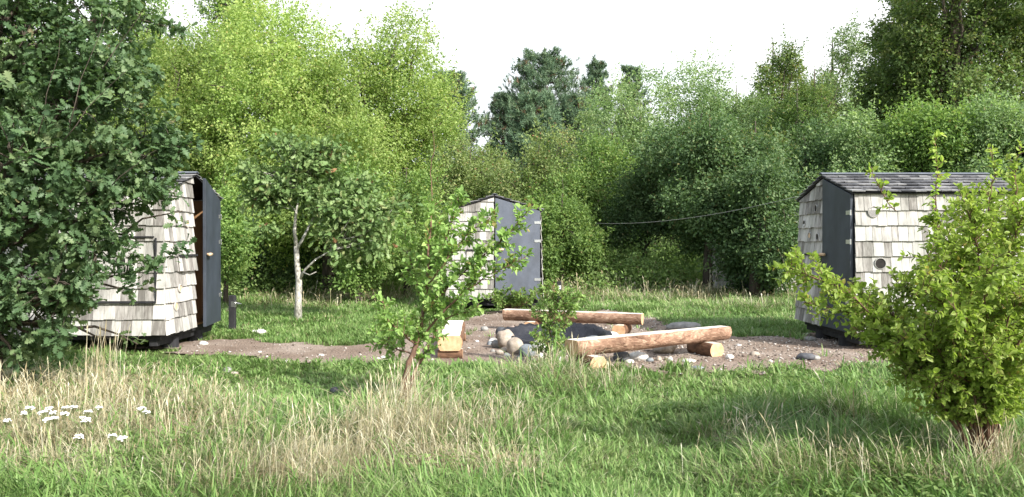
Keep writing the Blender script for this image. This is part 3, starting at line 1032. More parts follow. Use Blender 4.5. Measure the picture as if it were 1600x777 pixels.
LC = (-5.06, 12.48)
RC = (5.04, 12.68)
MC = (px(773, 18.5), 18.5)
cab_left = make_cabin("weathered shingle cabin with its dark door standing ajar, half hidden behind the foreground oak",
                      (LC[0], LC[1], 0.0), R(90), R(8), 5,
                      [(0.58, 1.34, 0.075, "hole_disc"), (1.22, 1.36, 0.075, "hole_disc")],
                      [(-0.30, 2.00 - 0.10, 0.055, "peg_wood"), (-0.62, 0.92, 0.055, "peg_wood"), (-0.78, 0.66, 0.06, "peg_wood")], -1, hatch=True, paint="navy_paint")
cab_right = make_cabin("shingle cabin with closed navy door at its near corner, behind the bright yellow-green bush",
                       (RC[0], RC[1], 0.0), R(-90), 0, 6,
                       [(0.27, 2.06, 0.075, "cap_grey"), (0.36, 1.30, 0.075, "hole_disc"), (1.75, 1.98, 0.09, "hole_disc"), (1.5, 0.80, 0.07, "hole_disc")],
                       [(-0.30, 2.17, 0.055, "hole_disc"), (-0.80, 1.93, 0.055, "hole_disc"), (-0.55, 1.72, 0.055, "peg_wood"), (-0.20, 1.70, 0.055, "hole_disc"), (-0.80, 1.05, 0.055, "hole_disc")], 1, paint="navy_paint")
cab_mid = make_cabin("shingle cabin seen gable end on with a blue-grey sheen painted on its door, farthest back behind the logs",
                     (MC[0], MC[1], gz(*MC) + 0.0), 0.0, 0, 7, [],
                     [(-0.30, 2.20, 0.07, "shingle"), (-0.62, 1.35, 0.055, "hole_disc"), (-0.3, 0.95, 0.05, "peg_wood")], 1)
d4 = 22.6
cab_far = make_cabin("shingle cabin in deep shade almost buried in the dark oak foliage", (px(1156, d4), d4, gz(px(1156, d4), d4)), R(-55), 0, 8, [],
                     [(-0.3, 2.0, 0.055, "hole_disc")], 1)


# ================================================================== log benches
def log_mesh(L_, r, top=0.62, bot=None, n=30, seed=1, taper=0.0):
    """log along X, axis through the origin, planed flat on top (and bottom); materials 0 bark 1 sawn 2 end grain"""
    g = rng(seed)
    mb = MB()
    ns = 44
    ring_n = n
    base = 0
    V = []
    for i in range(ns + 1):
        x = -L_ / 2 + L_ * i / ns
        rr = r * (1 + taper * (i / ns - 0.5))
        for k in range(n):
            a = 2 * math.pi * k / n
            nv = Vector((x, math.cos(a), math.sin(a)))
            q_ = rr * (1 + 0.06 * mnoise.noise(Vector((x * 2.5, nv.y * 1.6, nv.z * 1.6 + seed))) + 0.035 * mnoise.noise(Vector((x * 9, nv.y * 4, nv.z * 4 + seed))))
            y, z = q_ * math.cos(a), q_ * math.sin(a)
            z = min(z, rr * top)
            if bot is not None: z = max(z, -rr * bot)
            V.append((x, y, z))
    F, mi = [], []
    for i in range(ns):
        for k in range(n):
            f = (i * n + k, i * n + (k + 1) % n, (i + 1) * n + (k + 1) % n, (i + 1) * n + k)
            zs = [V[j][2] for j in f]
            flat_t = min(zs) > r * top * 0.93
            flat_b = bot is not None and max(zs) < -r * bot * 0.93
            F.append((f[0], f[3], f[2], f[1])); mi.append(1 if (flat_t or flat_b) else 0)
    F.append(tuple(range(n))); mi.append(2)
    F.append(tuple((ns * n + k) for k in reversed(range(n)))); mi.append(2)
    mb.add(V, F)
    mb.m = mi
    return mb


LOGM = lambda bark: [M[bark], M["cut_top"], M["end_grain"]]


def log_bench(label, A, B, r, sup, seed, bark="log_bark", sup_len=0.62, sup_r=0.125, top=0.62, bot=None, sup_bark="bark_brown", sup_skew=0.0):
    A = Vector(A); B = Vector(B)
    mid = (A + B) / 2
    d = B - A
    root = empty("log_bench", (mid.x, mid.y, gz(mid.x, mid.y)), math.atan2(d.y, d.x))
    tag(root, label, "bench", "split log benches round the fire pit")
    hz_ = sup_r * 2 * 0.86
    zc = hz_ + (r if bot is None else r * bot) - 0.015
    o = log_mesh(d.length, r, top, bot, seed=seed, taper=-0.08).build("seat_log", LOGM(bark), root, loc=(0, 0, zc))
    for s in sup:
        m = log_mesh(sup_len, sup_r, 0.82, None, seed=seed + 3)
        q_ = m.build("support_log", LOGM(sup_bark), root, loc=(s * d.length / 2, 0, sup_r * 0.86))
        q_.rotation_euler = (0, 0, R(-90) + sup_skew)
    return root


log_bench("long peeled log bench set straight across behind the fire pit", (px(789, 14.5), 14.5), (px(1004, 13.6), 13.6), 0.125, (-0.55, 0.72), 21, sup_len=0.55, sup_r=0.115)
log_bench("long peeled log bench running slantwise along the right side of the fire pit", (px(893, 9.75), 9.75), (px(1133, 11.45), 11.45), 0.128, (-0.82, 0.70), 22,
          sup_len=0.50, sup_r=0.12, sup_skew=R(-8))
log_bench("thick squared log bench seen end on at the left of the fire pit", (px(703, 10.75), 10.75), (px(712, 13.0), 13.0), 0.165, (-0.90, 0.80), 23, bark="bark_brown",
          sup_len=0.34, sup_r=0.085, top=0.58, bot=0.62, sup_bark="bark_brown")


# ================================================================== fire pit and stones
PIT = Vector((px(868, 12.15), 12.15, 0))
pz = gz(PIT.x, PIT.y)
V, F = [], []
prof = [(0.88, 0.0), (0.86, 0.16), (0.83, 0.21), (0.79, 0.225), (0.75, 0.18), (0.70, 0.10), (0.58, 0.05), (0.3, 0.03), (0.04, 0.025)]
n = 128
for i, (r, z) in enumerate(prof):
    for k in range(n):
        a = 2 * math.pi * k / n
        w = mnoise.noise(Vector((math.cos(a) * 2.1, math.sin(a) * 2.1, i * 0.35))) * 0.6 + mnoise.noise(Vector((math.cos(a) * 6, math.sin(a) * 6, i * 0.7))) * 0.4 + abs(mnoise.noise(Vector((math.cos(a) * 11, math.sin(a) * 11, i * 1.1)))) * 0.5
        rr = r * (1 + 0.06 * w)
        V.append((rr * math.cos(a), rr * math.sin(a) * 0.9, max(0.0, (z * (1.0 + 0.28 * math.sin(a))) + 0.06 * w * (1 if i else 0))))
for i in range(len(prof) - 1):
    for k in range(n):
        F.append((i * n + k, i * n + (k + 1) % n, (i + 1) * n + (k + 1) % n, (i + 1) * n + k))
F.append(tuple((len(prof) - 1) * n + k for k in range(n)))
mb = MB(); mb.add(V, F)
pit = empty("fire_pit", (PIT.x, PIT.y, pz))
tag(pit, "round fire pit lined with a crumpled black sheet, ringed by boulders", "fire pit")
lin = mb.build("liner", M["liner"], pit, smooth=True)


def stone_mesh(rx, ry, rz, seed, rough=0.16, sub=3):
    bm = bmesh.new()
    bmesh.ops.create_icosphere(bm, subdivisions=sub, radius=1.0)
    o = Vector((seed * 7.13, seed * 3.7, seed * 1.9))
    for v in bm.verts:
        c = v.co.normalized()
        k = 1 + rough * 1.6 * mnoise.noise(c * 1.1 + o) + rough * 0.8 * mnoise.noise(c * 2.6 + o) + rough * 0.25 * mnoise.noise(c * 7 + o)
        v.co = Vector((c.x * rx * k, c.y * ry * k, c.z * rz * k))
    for f in bm.faces: f.smooth = True
    me = bpy.data.meshes.new("stone")
    bm.to_mesh(me); bm.free()
    return me


def stone(pxx, pyb, wpx, hpx, mat, label, seed, name="stone", cat="stone", rough=0.16, group=None, d=None, deep=1.0, z=0.0):
    """a stone whose foot is seen at (pxx, pyb) on the ground; wpx/hpx its width and height marks"""
    dd = d or EYE * FPX / (pyb - 380.0)
    rx = wpx / 2 / FPX * dd; rz = hpx / 2 / FPX * dd * 1.12
    X = px(pxx, dd); Y = dd + rx * deep * 0.6
    me = stone_mesh(rx, rx * deep, rz, seed, rough)
    o = link(name, me, M[mat], None, (X, Y, gz(X, Y) + rz * 0.80 + z))
    o.rotation_euler = (0, 0, 0.3 * math.sin(seed * 3.3))
    tag(o, label, cat, group)
    return o


RG = "boulders ringing the fire pit"
stone(805, 556, 28, 28, "st_tan", "round smooth greenish-tan boulder at the front left of the fire pit", 31, "boulder", "boulder", 0.05, RG)
stone(792, 548, 30, 30, "st_tan", "rough lumpy tan boulder behind the round smooth one at the fire pit", 32, "boulder", "boulder", 0.24, RG)
stone(783, 533, 17, 22, "st_dark", "small dark boulder at the left rim of the black liner", 33, "boulder", "boulder", 0.15, RG)
stone(799, 527, 18, 16, "st_red", "reddish boulder tucked under the rear left rim of the black liner", 34, "boulder", "boulder", 0.15, RG, deep=0.8)
stone(824, 560, 26, 20, "st_blue", "bluish wedge-shaped boulder in front of the round smooth one", 35, "boulder", "boulder", 0.16, RG)
stone(842, 558, 24, 26, "st_pale", "white crumbly boulder at the very front of the fire pit", 36, "boulder", "boulder", 0.26, RG)
stone(866, 562, 24, 18, "st_tan", "flat tan boulder half lost in the grass in front of the pit", 37, "boulder", "boulder", 0.2, RG)
stone(889, 559, 22, 18, "st_grey", "grey boulder in the grass beside the leafy sapling at the pit", 38, "boulder", "boulder", 0.2, RG)
stone(776, 546, 16, 14, "st_grey", "low grey boulder outermost at the left of the fire pit", 39, "boulder", "boulder", 0.2, RG)
stone(957, 531, 20, 12, "st_pale", "flat pale boulder against the right rim of the liner", 40, "boulder", "boulder", 0.14, RG)
stone(928, 540, 40, 14, "st_blue", "long low blue-grey boulder between the liner and the slanting log", 41, "boulder", "boulder", 0.14, RG, deep=0.5)
stone(1072, 519, 58, 15, "st_grey", "wide flat grey rock lying behind the slanting log bench", 42, "rock", "rock", 0.14, deep=0.6)
stone(1000, 565, 30, 14, "st_pale", "white rounded stone under the slanting log bench", 43, rough=0.12)
stone(1040, 559, 40, 20, "st_tan", "brown flat stone in the shade beneath the slanting log bench", 44, rough=0.15, d=11.3)
stone(972, 568, 26, 18, "st_dark", "dark stone in the shade beside the near support of the slanting log", 45, rough=0.18)
stone(985, 570, 14, 8, "st_pale", "small white stone left of the bigger white one under the log", 46, rough=0.12)
stone(1016, 567, 12, 7, "st_blue", "small bluish stone right of the white one under the slanting log", 47, rough=0.12)
stone(1141, 563, 12, 9, "st_pale", "white angular stone on the gravel right of the slanting log", 48, rough=0.22)
stone(1181, 558, 15, 8, "st_tan", "tan flattish stone on the gravel between log bench and right cabin", 49, rough=0.12)
stone(1092, 579, 22, 6, "st_blue", "flat bluish slab sunk in the turf edge in front of the gravel", 50, rough=0.1)
stone(1078, 568, 22, 6, "st_pale", "low pale slab on the gravel in front of the log support", 51, rough=0.12)
stone(1262, 565, 26, 12, "st_dark", "dark flat-topped stone on the gravel before the right cabin", 52, rough=0.16)
stone(1276, 564, 16, 8, "st_grey", "grey rounded stone beside the dark one before the right cabin", 53, rough=0.1)
stone(1268, 534, 20, 8, "st_grey", "grey stone at the foot of the right cabin's post", 54, rough=0.14)
stone(757, 519, 12, 9, "st_grey", "lone grey stone on the dirt behind the squared log bench", 55, rough=0.12)
stone(406, 523, 15, 8, "st_pale", "white stone in the grass edge right of the black post", 56, rough=0.2)
stone(396, 521, 6, 5, "st_pale", "tiny white stone touching the bigger white one near the black post", 57, rough=0.2)
stone(353, 584, 16, 9, "st_grey", "grey stone in the short grass before the left cabin", 58, rough=0.14)
stone(364, 587, 14, 6, "st_tan", "tan stone beside the grey one in the grass before the left cabin", 59, rough=0.14)
stone(521, 611, 13, 10, "st_dark", "dark blue-grey stone in the grass left of the leaning sapling", 60, rough=0.12)
stone(316, 541, 14, 7, "st_pale", "whitish stone at the foot of the left cabin's front post", 61, rough=0.2)
for i, (a, b) in enumerate([(770, 552), (780, 556), (792, 560), (812, 564), (833, 566), (852, 567), (875, 566), (765, 541), (770, 534), (788, 552), (845, 561), (905, 560), (918, 556), (1030, 566), (1048, 566)]):
    stone(a, b, 8 + (i * 5) % 7, 6 + (i * 3) % 4, ("st_grey", "st_tan", "st_pale", "st_blue")[i % 4], "fist-sized stone among the bigger boulders at the foot of the fire pit", 120 + i, "stone", "stone", 0.2, "small stones at the foot of the fire pit")
for i, (a, b) in enumerate([(405, 551), (447, 566), (501, 556), (568, 527), (590, 561), (598, 560), (1110, 548), (1205, 566), (1155, 540), (760, 572), (745, 534), (768, 533), (675, 563)]):
    stone(a, b + 2, 6 + (i % 3) * 1.5, 4 + (i % 2), "st_pale", "small whitish pebble lying loose on the bare dirt path", 70 + i, "pebble", "pebble", 0.2, "loose pebbles on the dirt path")

# gravel scattered over the path: too many to count
g = rng(90)
N_ = 26000
X = g.uniform(-6.5, 8.0, N_); Y = g.uniform(9.3, 19.5, N_)
den = 0.16 + 0.6 * sstep(0.2, 2.2, X) + 0.25 * vnoise(X * 1.3, Y * 1.3, 5)
ok = on_path(X, Y, 0.5) & (g.random(N_) < den)
X, Y = X[ok], Y[ok]
n = len(X)
s = 0.006 + 0.022 * g.random(n) ** 2.5
tv = np.array([(1, 0, 0), (0, 1, 0), (-1, 0, 0), (0, -1, 0), (0.1, 0.1, 0.75), (0, 0, -0.7)])
tf = np.array([(0, 1, 4), (1, 2, 4), (2, 3, 4), (3, 0, 4), (1, 0, 5), (2, 1, 5), (3, 2, 5), (0, 3, 5)])
a = g.random(n) * 6.28
ca, sa = np.cos(a), np.sin(a)
jit = tv[None] * (0.6 + 0.8 * g.random((n, 6, 3)))
Vx = jit[..., 0] * ca[:, None] - jit[..., 1] * sa[:, None]
Vy = jit[..., 0] * sa[:, None] + jit[..., 1] * ca[:, None]
VV = np.stack([Vx * s[:, None] + X[:, None], Vy * s[:, None] + Y[:, None], jit[..., 2] * s[:, None] * 0.8 + hz(X, Y)[:, None] + 0.018 + s[:, None] * 0.3], 2).reshape(-1, 3)
FF = (tf[None] + (np.arange(n) * 6)[:, None, None]).reshape(-1, 3)
M["gravel"] = surf_mat("gravel chips", [(0.2, (0.10, 0.075, 0.06)), (0.5, (0.24, 0.20, 0.165)), (0.85, (0.46, 0.43, 0.40))], (1, 1, 1), 3, rough=0.9, bump=0, tint=0.9)
gr = link("gravel", np_mesh("gravel", VV, FF, np.repeat(g.random(n), 8)), M["gravel"])
tag(gr, "loose grey and brown gravel strewn over the trodden ground", "gravel", kind="stuff")

# ================================================================== posts and wire
def black_post(label, X, Y, h, bracket):
    z = gz(X, Y)
    root = empty("marker_post", (X, Y, z))
    tag(root, label, "post")
    p = MB(); p.box(-0.055, 0.055, -0.055, 0.055, -0.15, h)
    p.build("shaft", M["black_paint"], root, bevel=0.008)
    if bracket:
        b = MB()
        b.box(0.0555, 0.062, -0.04, 0.04, h - 0.22, h - 0.10)
        b.tube([(0.06, -0.0, h - 0.14), (0.13, -0.0, h - 0.15)], 0.012, 8)
        b.tube([(0.11, -0.05, h - 0.15), (0.15, 0.03, h - 0.16)], 0.010, 8)
        b.box(-0.01, 0.056, -0.062, -0.0555, h - 0.21, h - 0.11)
        b.build("bracket", M["steel"], root)
    else:
        b = MB(); b.box(-0.035, 0.035, -0.062, -0.0555, h - 0.19, h - 0.10)
        t_ = b.build("tag", M["label_white"], root)
        c_ = MB(); c_.box(-0.012, 0.012, -0.066, -0.0625, h - 0.16, h - 0.125)
        c_.build("tag_hole", M["black_paint"], t_)


black_post("slim black post with a steel bracket, standing right of the open cabin door", px(363, 14.5), 14.5, 0.64, True)
black_post("short black post with a white tag in the grass right of the middle cabin", px(874, 19.5), 19.5, 0.62, False)

wire_pts = []
for i in range(17):
    t = i / 16.0
    A_ = Vector((5.02, 13.85, 2.42)); B_ = pt(930, 349, 20.5)
    p = A_.lerp(B_, t)
    p.z -= 0.62 * t * (1 - t)
    wire_pts.append(p)
mb = MB(); mb.tube(wire_pts, 0.0032, 6)
wo = mb.build("clothes_wire", M["wire"], None, smooth=True)
tag(wo, "thin slack wire strung from the right cabin's eave to the trees", "wire")

# ================================================================== sprays: near plants with twigs and leaves along them
def spray_plant(root, stems, leaf, size, mat, bark, seed, tw_len=0.28, tw_step=0.07, leaf_step=0.022, per_node=2, r_tw=0.0028, up=0.7,
                twig_from=0.15, spread=0.9, accent=0.02, droop=0.1, trunk_name="trunk", crown_name="crown", bare=()):
    """stems: list of (points, r0, r1). Twigs leave the stems, leaves sit along twigs and stem ends"""
    g = rng(seed)
    mb = MB()
    LP, LD, LN, LT = [], [], [], []

    def leaves_along(pts, t0, step, ct, sc=1.0):
        for i in range(len(pts) - 1):
            a, b = pts[i], pts[i + 1]
            L_ = (b - a).length
            d = (b - a).normalized()
            m = max(1, int(L_ / step))
            for k in range(m):
                if (i + k / m) / (len(pts) - 1) < t0: continue
                p = a.lerp(b, (k + g.random()) / m)
                for _ in range(per_node):
                    s = Vector(g.normal(size=3))
                    s = (s - d * s.dot(d)).normalized()
                    dd = (s * 0.9 + d * 0.55 + Vector((0, 0, 0.15 - droop))).normalized()
                    LP.append(p); LD.append(dd); LN.append(Vector((0, 0, up)) + s * 0.25 + Vector(g.normal(size=3)) * 0.4)
                    LT.append(ct + g.normal() * 0.15)
    for si, (pts, r0, r1) in enumerate(stems):
        P = [Vector(p) for p in pts]
        # resample
        Q = []
        for i in range(len(P) - 1):
            for k in range(4):
                Q.append(P[i].lerp(P[i + 1], k / 4) + (Vector(g.normal(size=3)) * 0.006 if (i or k) else Vector()))
        Q.append(P[-1])
        mb.tube(Q, [r0 + (r1 - r0) * (i / (len(Q) - 1)) ** 0.8 for i in range(len(Q))], 7, cap=True)
        if si in bare: continue
        tf_ = twig_from[si] if isinstance(twig_from, tuple) else twig_from
        n = len(Q)
        tot = sum((Q[i + 1] - Q[i]).length for i in range(n - 1))
        m = int(tot * (1 - tf_) / tw_step)
        for k in range(m):
            t = tf_ + (1 - tf_) * (k + g.random()) / m
            if t > 0.99: t = 0.99
            f = t * (n - 1); i = int(f)
            p = Q[i].lerp(Q[i + 1], f - i)
            d = (Q[i + 1] - Q[i]).normalized()
            s = Vector(g.normal(size=3)); s = (s - d * s.dot(d)).normalized()
            L_ = tw_len * (0.35 + 0.9 * g.random()) * (1.05 - 0.55 * t)
            dd = (s * spread + d * 0.6 + Vector((0, 0, 0.25))).normalized()
            e = p + dd * L_
            mid = p.lerp(e, 0.5) + Vector((0, 0, 0.08 * L_)) + Vector(g.normal(size=3)) * 0.05 * L_
            tp = [p, mid, e]
            mb.tube(tp, [r_tw * 1.5, r_tw * 1.1, r_tw * 0.5], 4, cap=False)
            leaves_along(tp, 0.12, leaf_step, 0.45 + g.normal() * 0.15)
        leaves_along(Q, max(0.35, tf_), leaf_step * 1.8, 0.5)
    mb.build(trunk_name, M[bark], root, smooth=True)
    n = len(LP)
    P = np.array([tuple(p) for p in LP]); D = np.array([tuple(p) for p in LD]); Nn = unit(np.array([tuple(p) for p in LN]))
    S = size * (0.55 + 0.8 * g.random(n))
    t = np.clip(np.array(LT), 0, 0.92); t[g.random(n) < accent] = 1.0
    V, F, T = leaf_arrays(P, D, Nn, S, leaf, t)
    me = np_mesh(crown_name, V, F, T)
    me.materials.append(M[mat])
    link(crown_name, me, None, root)
    return n


def rel(pts, base):
    return [(p[0] - base[0], p[1] - base[1], p[2] - base[2]) for p in pts]


# leaning young tree in the foreground
D0 = 7.6
base = Vector((px(627, D0), D0, gz(px(627, D0), D0)))
sap = empty("young_tree", base)
tag(sap, "slim leaning young tree with long leafy side branches, alone in the foreground grass", "tree")


def S3(lst):
    return rel([pt(a, b, D0 + c) for a, b, c in lst], base)


stems = [
    ([(0, 0, -0.05)] + S3([(630, 600, 0), (640, 565, 0.02), (656, 525, 0.05), (664, 470, 0.08), (670, 400, 0.1), (675, 320, 0.12)]), 0.042, 0.008),
    (S3([(675, 320, 0.12), (673, 268, 0.14), (678, 235, 0.16), (676, 205, 0.15)]), 0.006, 0.002),
    ([(0.015, 0.02, -0.05)] + S3([(636, 610, 0.05), (654, 570, 0.12), (676, 530, 0.2), (690, 500, 0.25)]), 0.028, 0.008),
    (S3([(660, 490, 0.07), (690, 460, -0.05), (735, 415, -0.12), (790, 372, -0.2), (835, 318, -0.2)]), 0.012, 0.003),
    (S3([(655, 530, 0.05), (700, 480, -0.1), (760, 432, -0.2), (822, 402, -0.3)]), 0.012, 0.003),
    (S3([(668, 430, 0.1), (695, 380, 0.25), (712, 330, 0.35), (722, 300, 0.4)]), 0.010, 0.003),
    (S3([(650, 540, 0.05), (625, 520, -0.1), (606, 500, -0.2), (598, 470, -0.25)]), 0.012, 0.004),
    (S3([(645, 555, 0.05), (620, 545, 0.15), (604, 535, 0.3), (590, 520, 0.4)]), 0.010, 0.003),
    (S3([(690, 500, 0.25), (720, 490, 0.3), (748, 478, 0.3)]), 0.008, 0.003),
    (S3([(664, 480, 0.08), (650, 440, 0.25), (640, 400, 0.35), (632, 365, 0.4)]), 0.009, 0.003),
    (S3([(668, 445, 0.1), (700, 405, 0.0), (735, 360, 0.0), (770, 340, 0.0)]), 0.008, 0.002),
]
spray_plant(sap, stems, "ovate", 0.060, "sapling", "bark_red", 100, tw_len=0.22, tw_step=0.021, leaf_step=0.018, per_node=2, twig_from=(0.42, 0.8, 0.5, 0.15, 0.12, 0.1, 0.15, 0.15, 0.2, 0.1, 0.1), bare=(1,))

# bright bush at right
D1 = 5.6
base = Vector((px(1545, D1), D1, gz(px(1545, D1), D1)))
bush = empty("damson_bush", base)
tag(bush, "large bright yellow-green bush in the right foreground with long arching shoots", "bush")


def S4(lst):
    return rel([pt(a, b, D1 + c) for a, b, c in lst], base)


g = rng(7)
stems = []
ends = [(1462, 345, 0.1, 0), (1450, 400, -0.3, 0), (1400, 440, 0.3, 0), (1228, 416, -0.3, 1), (1335, 462, 0.2, 0), (1255, 473, 0.1, 1), (1330, 512, -0.2, 0), (1385, 555, 0.4, 0),
        (1415, 590, -0.2, 0), (1460, 605, -0.4, 0), (1500, 330, 0.5, 0), (1510, 320, -0.4, 0), (1545, 300, 0.2, 0), (1590, 285, 0.4, 0), (1600, 330, -0.3, 0), (1650, 340, 0.2, 0),
        (1670, 420, -0.2, 0), (1670, 520, 0.2, 0), (1620, 560, -0.5, 0), (1540, 560, -0.6, 0), (1490, 480, -0.7, 0), (1440, 450, -0.6, 0), (1550, 420, -0.7, 0), (1600, 470, -0.6, 0),
        (1510, 400, 0.7, 0), (1560, 350, 0.7, 0), (1420, 490, 0.7, 0), (1430, 430, 0.5, 0), (1490, 380, -0.2, 0), (1540, 500, 0.7, 0), (1640, 600, 0.3, 0), (1365, 490, 0.5, 0), (1560, 610, -0.3, 0),
        (1450, 430, 0.0, 0), (1410, 530, -0.5, 0), (1490, 540, -0.5, 0), (1375, 535, -0.1, 0), (1625, 400, 0.5, 0), (1500, 590, 0.4, 0), (1590, 540, 0.5, 0)]
for (a, b, c, thin) in ends:
    m0 = (1545 + (a - 1545) * 0.12 + g.normal() * 6, 690, c * 0.1)
    m1 = (1545 + (a - 1545) * 0.35 + g.normal() * 10, 600 + (b - 600) * 0.28, c * 0.4)
    m2 = (1545 + (a - 1545) * 0.68 + g.normal() * 10, 590 + (b - 590) * 0.68 - 18, c * 0.75)
    stems.append(([(g.normal() * 0.04, g.normal() * 0.04, -0.05)] + S4([m0, m1, m2, (a, b, c)]), 0.016, 0.0025))
nb = spray_plant(bush, stems, "ovate", 0.041, "bush", "bark_red", 101, tw_len=0.29, tw_step=0.017, leaf_step=0.015, per_node=2, twig_from=0.30, r_tw=0.002, accent=0.02)
# tall upright shoots
st2 = [(S4([(1462, 330, 0.0), (1464, 270, 0.0), (1460, 212, 0.0)]), 0.004, 0.0015), (S4([(1545, 330, 0.1), (1552, 270, 0.1), (1548, 232, 0.1)]), 0.004, 0.0015),
       (S4([(1590, 320, -0.1), (1585, 270, -0.1), (1592, 225, -0.1)]), 0.004, 0.0015), (S4([(1400, 330, -0.2), (1375, 300, -0.2), (1362, 262, -0.2)]), 0.004, 0.0015)]
for i_, one in enumerate(st2):
    spray_plant(bush, [one], "ovate", 0.040, "bush", "bark_red", 102 + 10 * i_, tw_len=0.09, tw_step=0.03, leaf_step=0.014, per_node=2, twig_from=0.0, trunk_name="shoot", crown_name="shoot_leaves")

# thin sapling in front of the pit
D2 = 10.2
base = Vector((px(860, D2), D2, gz(px(860, D2), D2)))
sp = empty("sapling", base)
tag(sp, "small light-green feathery sapling growing in the tall grass in front of the fire pit", "sapling")
S5 = lambda lst: rel([pt(a, b, D2 + c) for a, b, c in lst], base)
stems = [([(0, 0, 0)] + S5([(860, 545, 0), (858, 500, 0), (866, 440, 0)]), 0.012, 0.003)]
for (a, b, c) in [(835, 520, -0.1), (838, 485, 0.2), (888, 505, 0.1), (896, 480, -0.1), (850, 450, 0.1), (890, 455, 0.0), (872, 535, -0.2), (840, 540, 0.2), (884, 530, 0.2), (905, 462, -0.1)]:
    stems.append((S5([(859, (b + 560) / 2 if b > 500 else b + 35, 0), ((860 + a) / 2, b + 12, c / 2), (a, b, c)]), 0.005, 0.002))
spray_plant(sp, stems, "ovate", 0.038, "sapling", "bark_red", 103, tw_len=0.22, tw_step=0.016, leaf_step=0.014, per_node=2, twig_from=0.1)

# leafy low shrub at the foot of the middle cabin
D3 = 17.6
base = Vector((px(800, D3), D3, gz(px(800, D3), D3)))
sh = empty("low_shrub", base)
tag(sh, "low dark leafy shrub spreading at the foot of the middle cabin's door", "shrub")
g = rng(8)
stems = []
for k in range(14):
    a = (k / 13 - 0.5) * 2
    stems.append(([(0, 0, 0), (a * 0.3, g.normal() * 0.1, 0.25), (a * 0.62 + 0.02, g.normal() * 0.2, 0.38 + 0.2 * g.random())], 0.010, 0.003))
spray_plant(sh, stems, "ovate", 0.085, "hazel", "bark_red", 104, tw_len=0.25, tw_step=0.05, leaf_step=0.03, per_node=2, twig_from=0.2)

# bare dead branch left of the leaning tree
base = Vector((px(575, 7.6), 7.6, gz(px(575, 7.6), 7.6)))
mb = MB()
g = rng(9)
S6 = lambda lst: rel([pt(a, b, 7.6 + c) for a, b, c in lst], base)
main = [Vector(p) for p in S6([(600, 648, 0), (575, 640, 0.1), (548, 622, 0.2), (528, 604, 0.3)])]
main[0].z = max(main[0].z, 0.01)
mb.tube(main, [0.008, 0.007, 0.005, 0.002], 6)
for (a, b) in [((560, 630, 0.1), (572, 585, 0.1)), ((548, 622, 0.2), (540, 590, 0.1)), ((572, 585, 0.1), (590, 572, 0.1)), ((556, 628, 0.15), (520, 632, 0.0)), ((560, 605, 0.1), (552, 588, 0.2)), ((535, 610, 0.2), (515, 606, 0.2))]:
    p = [Vector(q_) for q_ in S6([a, b])]
    mb.tube(bent(p[0], p[1], g, 0.05, 3, 0.1), [0.004, 0.003, 0.002, 0.001], 5)
db = mb.build("dead_branch", M["twig_grey"], None, loc=base)
tag(db, "bare dead twiggy branch lying in the grass left of the leaning young tree", "branch")

# ================================================================== foreground oak
D5 = 8.3
OX = px(-30, D5)
base = Vector((OX, D5, gz(OX, D5)))
oak = empty("oak_tree", base)
tag(oak, "big dark-green oak with lobed leaves filling the left edge, hanging before the left cabin", "tree")
spec = [(40, 60, 0.0, 0.95), (150, 50, -0.1, 0.55), (120, 170, -0.3, 0.70), (-60, 200, 0, 1.1), (225, 215, 0.1, 0.36), (270, 228, 0.0, 0.24), (60, 320, -0.3, 0.75),
        (165, 285, -0.2, 0.50), (235, 285, 0.0, 0.26), (262, 262, 0.1, 0.20), (190, 250, 0.2, 0.36), (285, 330, 0.1, 0.14), (265, 300, 0.2, 0.14), (150, 400, -0.3, 0.36), (40, 440, -0.2, 0.55), (50, 505, 0.0, 0.36), (215, 445, -0.1, 0.20), (-70, 400, 0, 1.0),
        (200, 125, 0.1, 0.36), (215, 30, 0.3, 0.26), (0, -110, 0, 1.2), (130, -100, 0.2, 0.7), (110, 470, -0.2, 0.24), (185, 532, 0.9, 0.12), (215, 538, 1.0, 0.08), (90, 540, 0.2, 0.16), (-120, 100, 0.4, 1.3),
        (30, 170, 0.6, 0.9), (40, 350, 0.7, 0.7), (170, 365, -0.1, 0.26), (240, 415, 0.0, 0.10), (30, 560, 0.0, 0.2), (300, 222, -0.1, 0.10), (20, 250, -0.7, 0.6), (90, 440, -0.4, 0.3), (-40, 530, 0.2, 0.4)]
blobs = []
for a, b, c, r in spec:
    p = pt(a, b, D5 + c) - base
    blobs.append((p.x, p.y, p.z, r, r, r * 0.92))
g = rng(200)
C, O = sample_clusters(blobs, 3000, g, 0.35)
ns = 230
j = g.choice(len(C), size=ns)
sd = unit(O[j] + 0.35 * g.normal(size=(ns, 3)) + np.array([[0.1, 0, 0.1]]))
SC = (C[j][:, None, :] + sd[:, None, :] * ((0.16 + 0.22 * g.random(ns))[:, None] * np.linspace(0.3, 1, 4)[None])[:, :, None]).reshape(-1, 3)
C = np.concatenate([C[:2500], SC]); O = np.concatenate([O[:2500], np.repeat(sd, 4, 0)])
ok = C[:, 2] > 0.12
C, O = C[ok], O[ok]
tot = 10
k = np.repeat(np.arange(len(C)), tot)
m = len(k)
ax = unit(O + 0.5 * g.normal(size=O.shape) + np.array([[0, 0, 0.15]]))
rad = unit(g.normal(size=(m, 3)))
D = unit(rad - ax[k] * (rad * ax[k]).sum(1, keepdims=True) * 0.6 + ax[k] * 0.45 + np.array([[0, 0, -0.15]]))
P = C[k] + D * 0.012 + g.normal(size=(m, 3)) * 0.030 - ax[k] * (g.random(m) * 0.07)[:, None]
Nn = unit(np.array([[0, 0, 0.7]]) + ax[k] * 0.7 + 0.35 * g.normal(size=(m, 3)))
S = 0.098 * (0.45 + 0.85 * g.random(m))
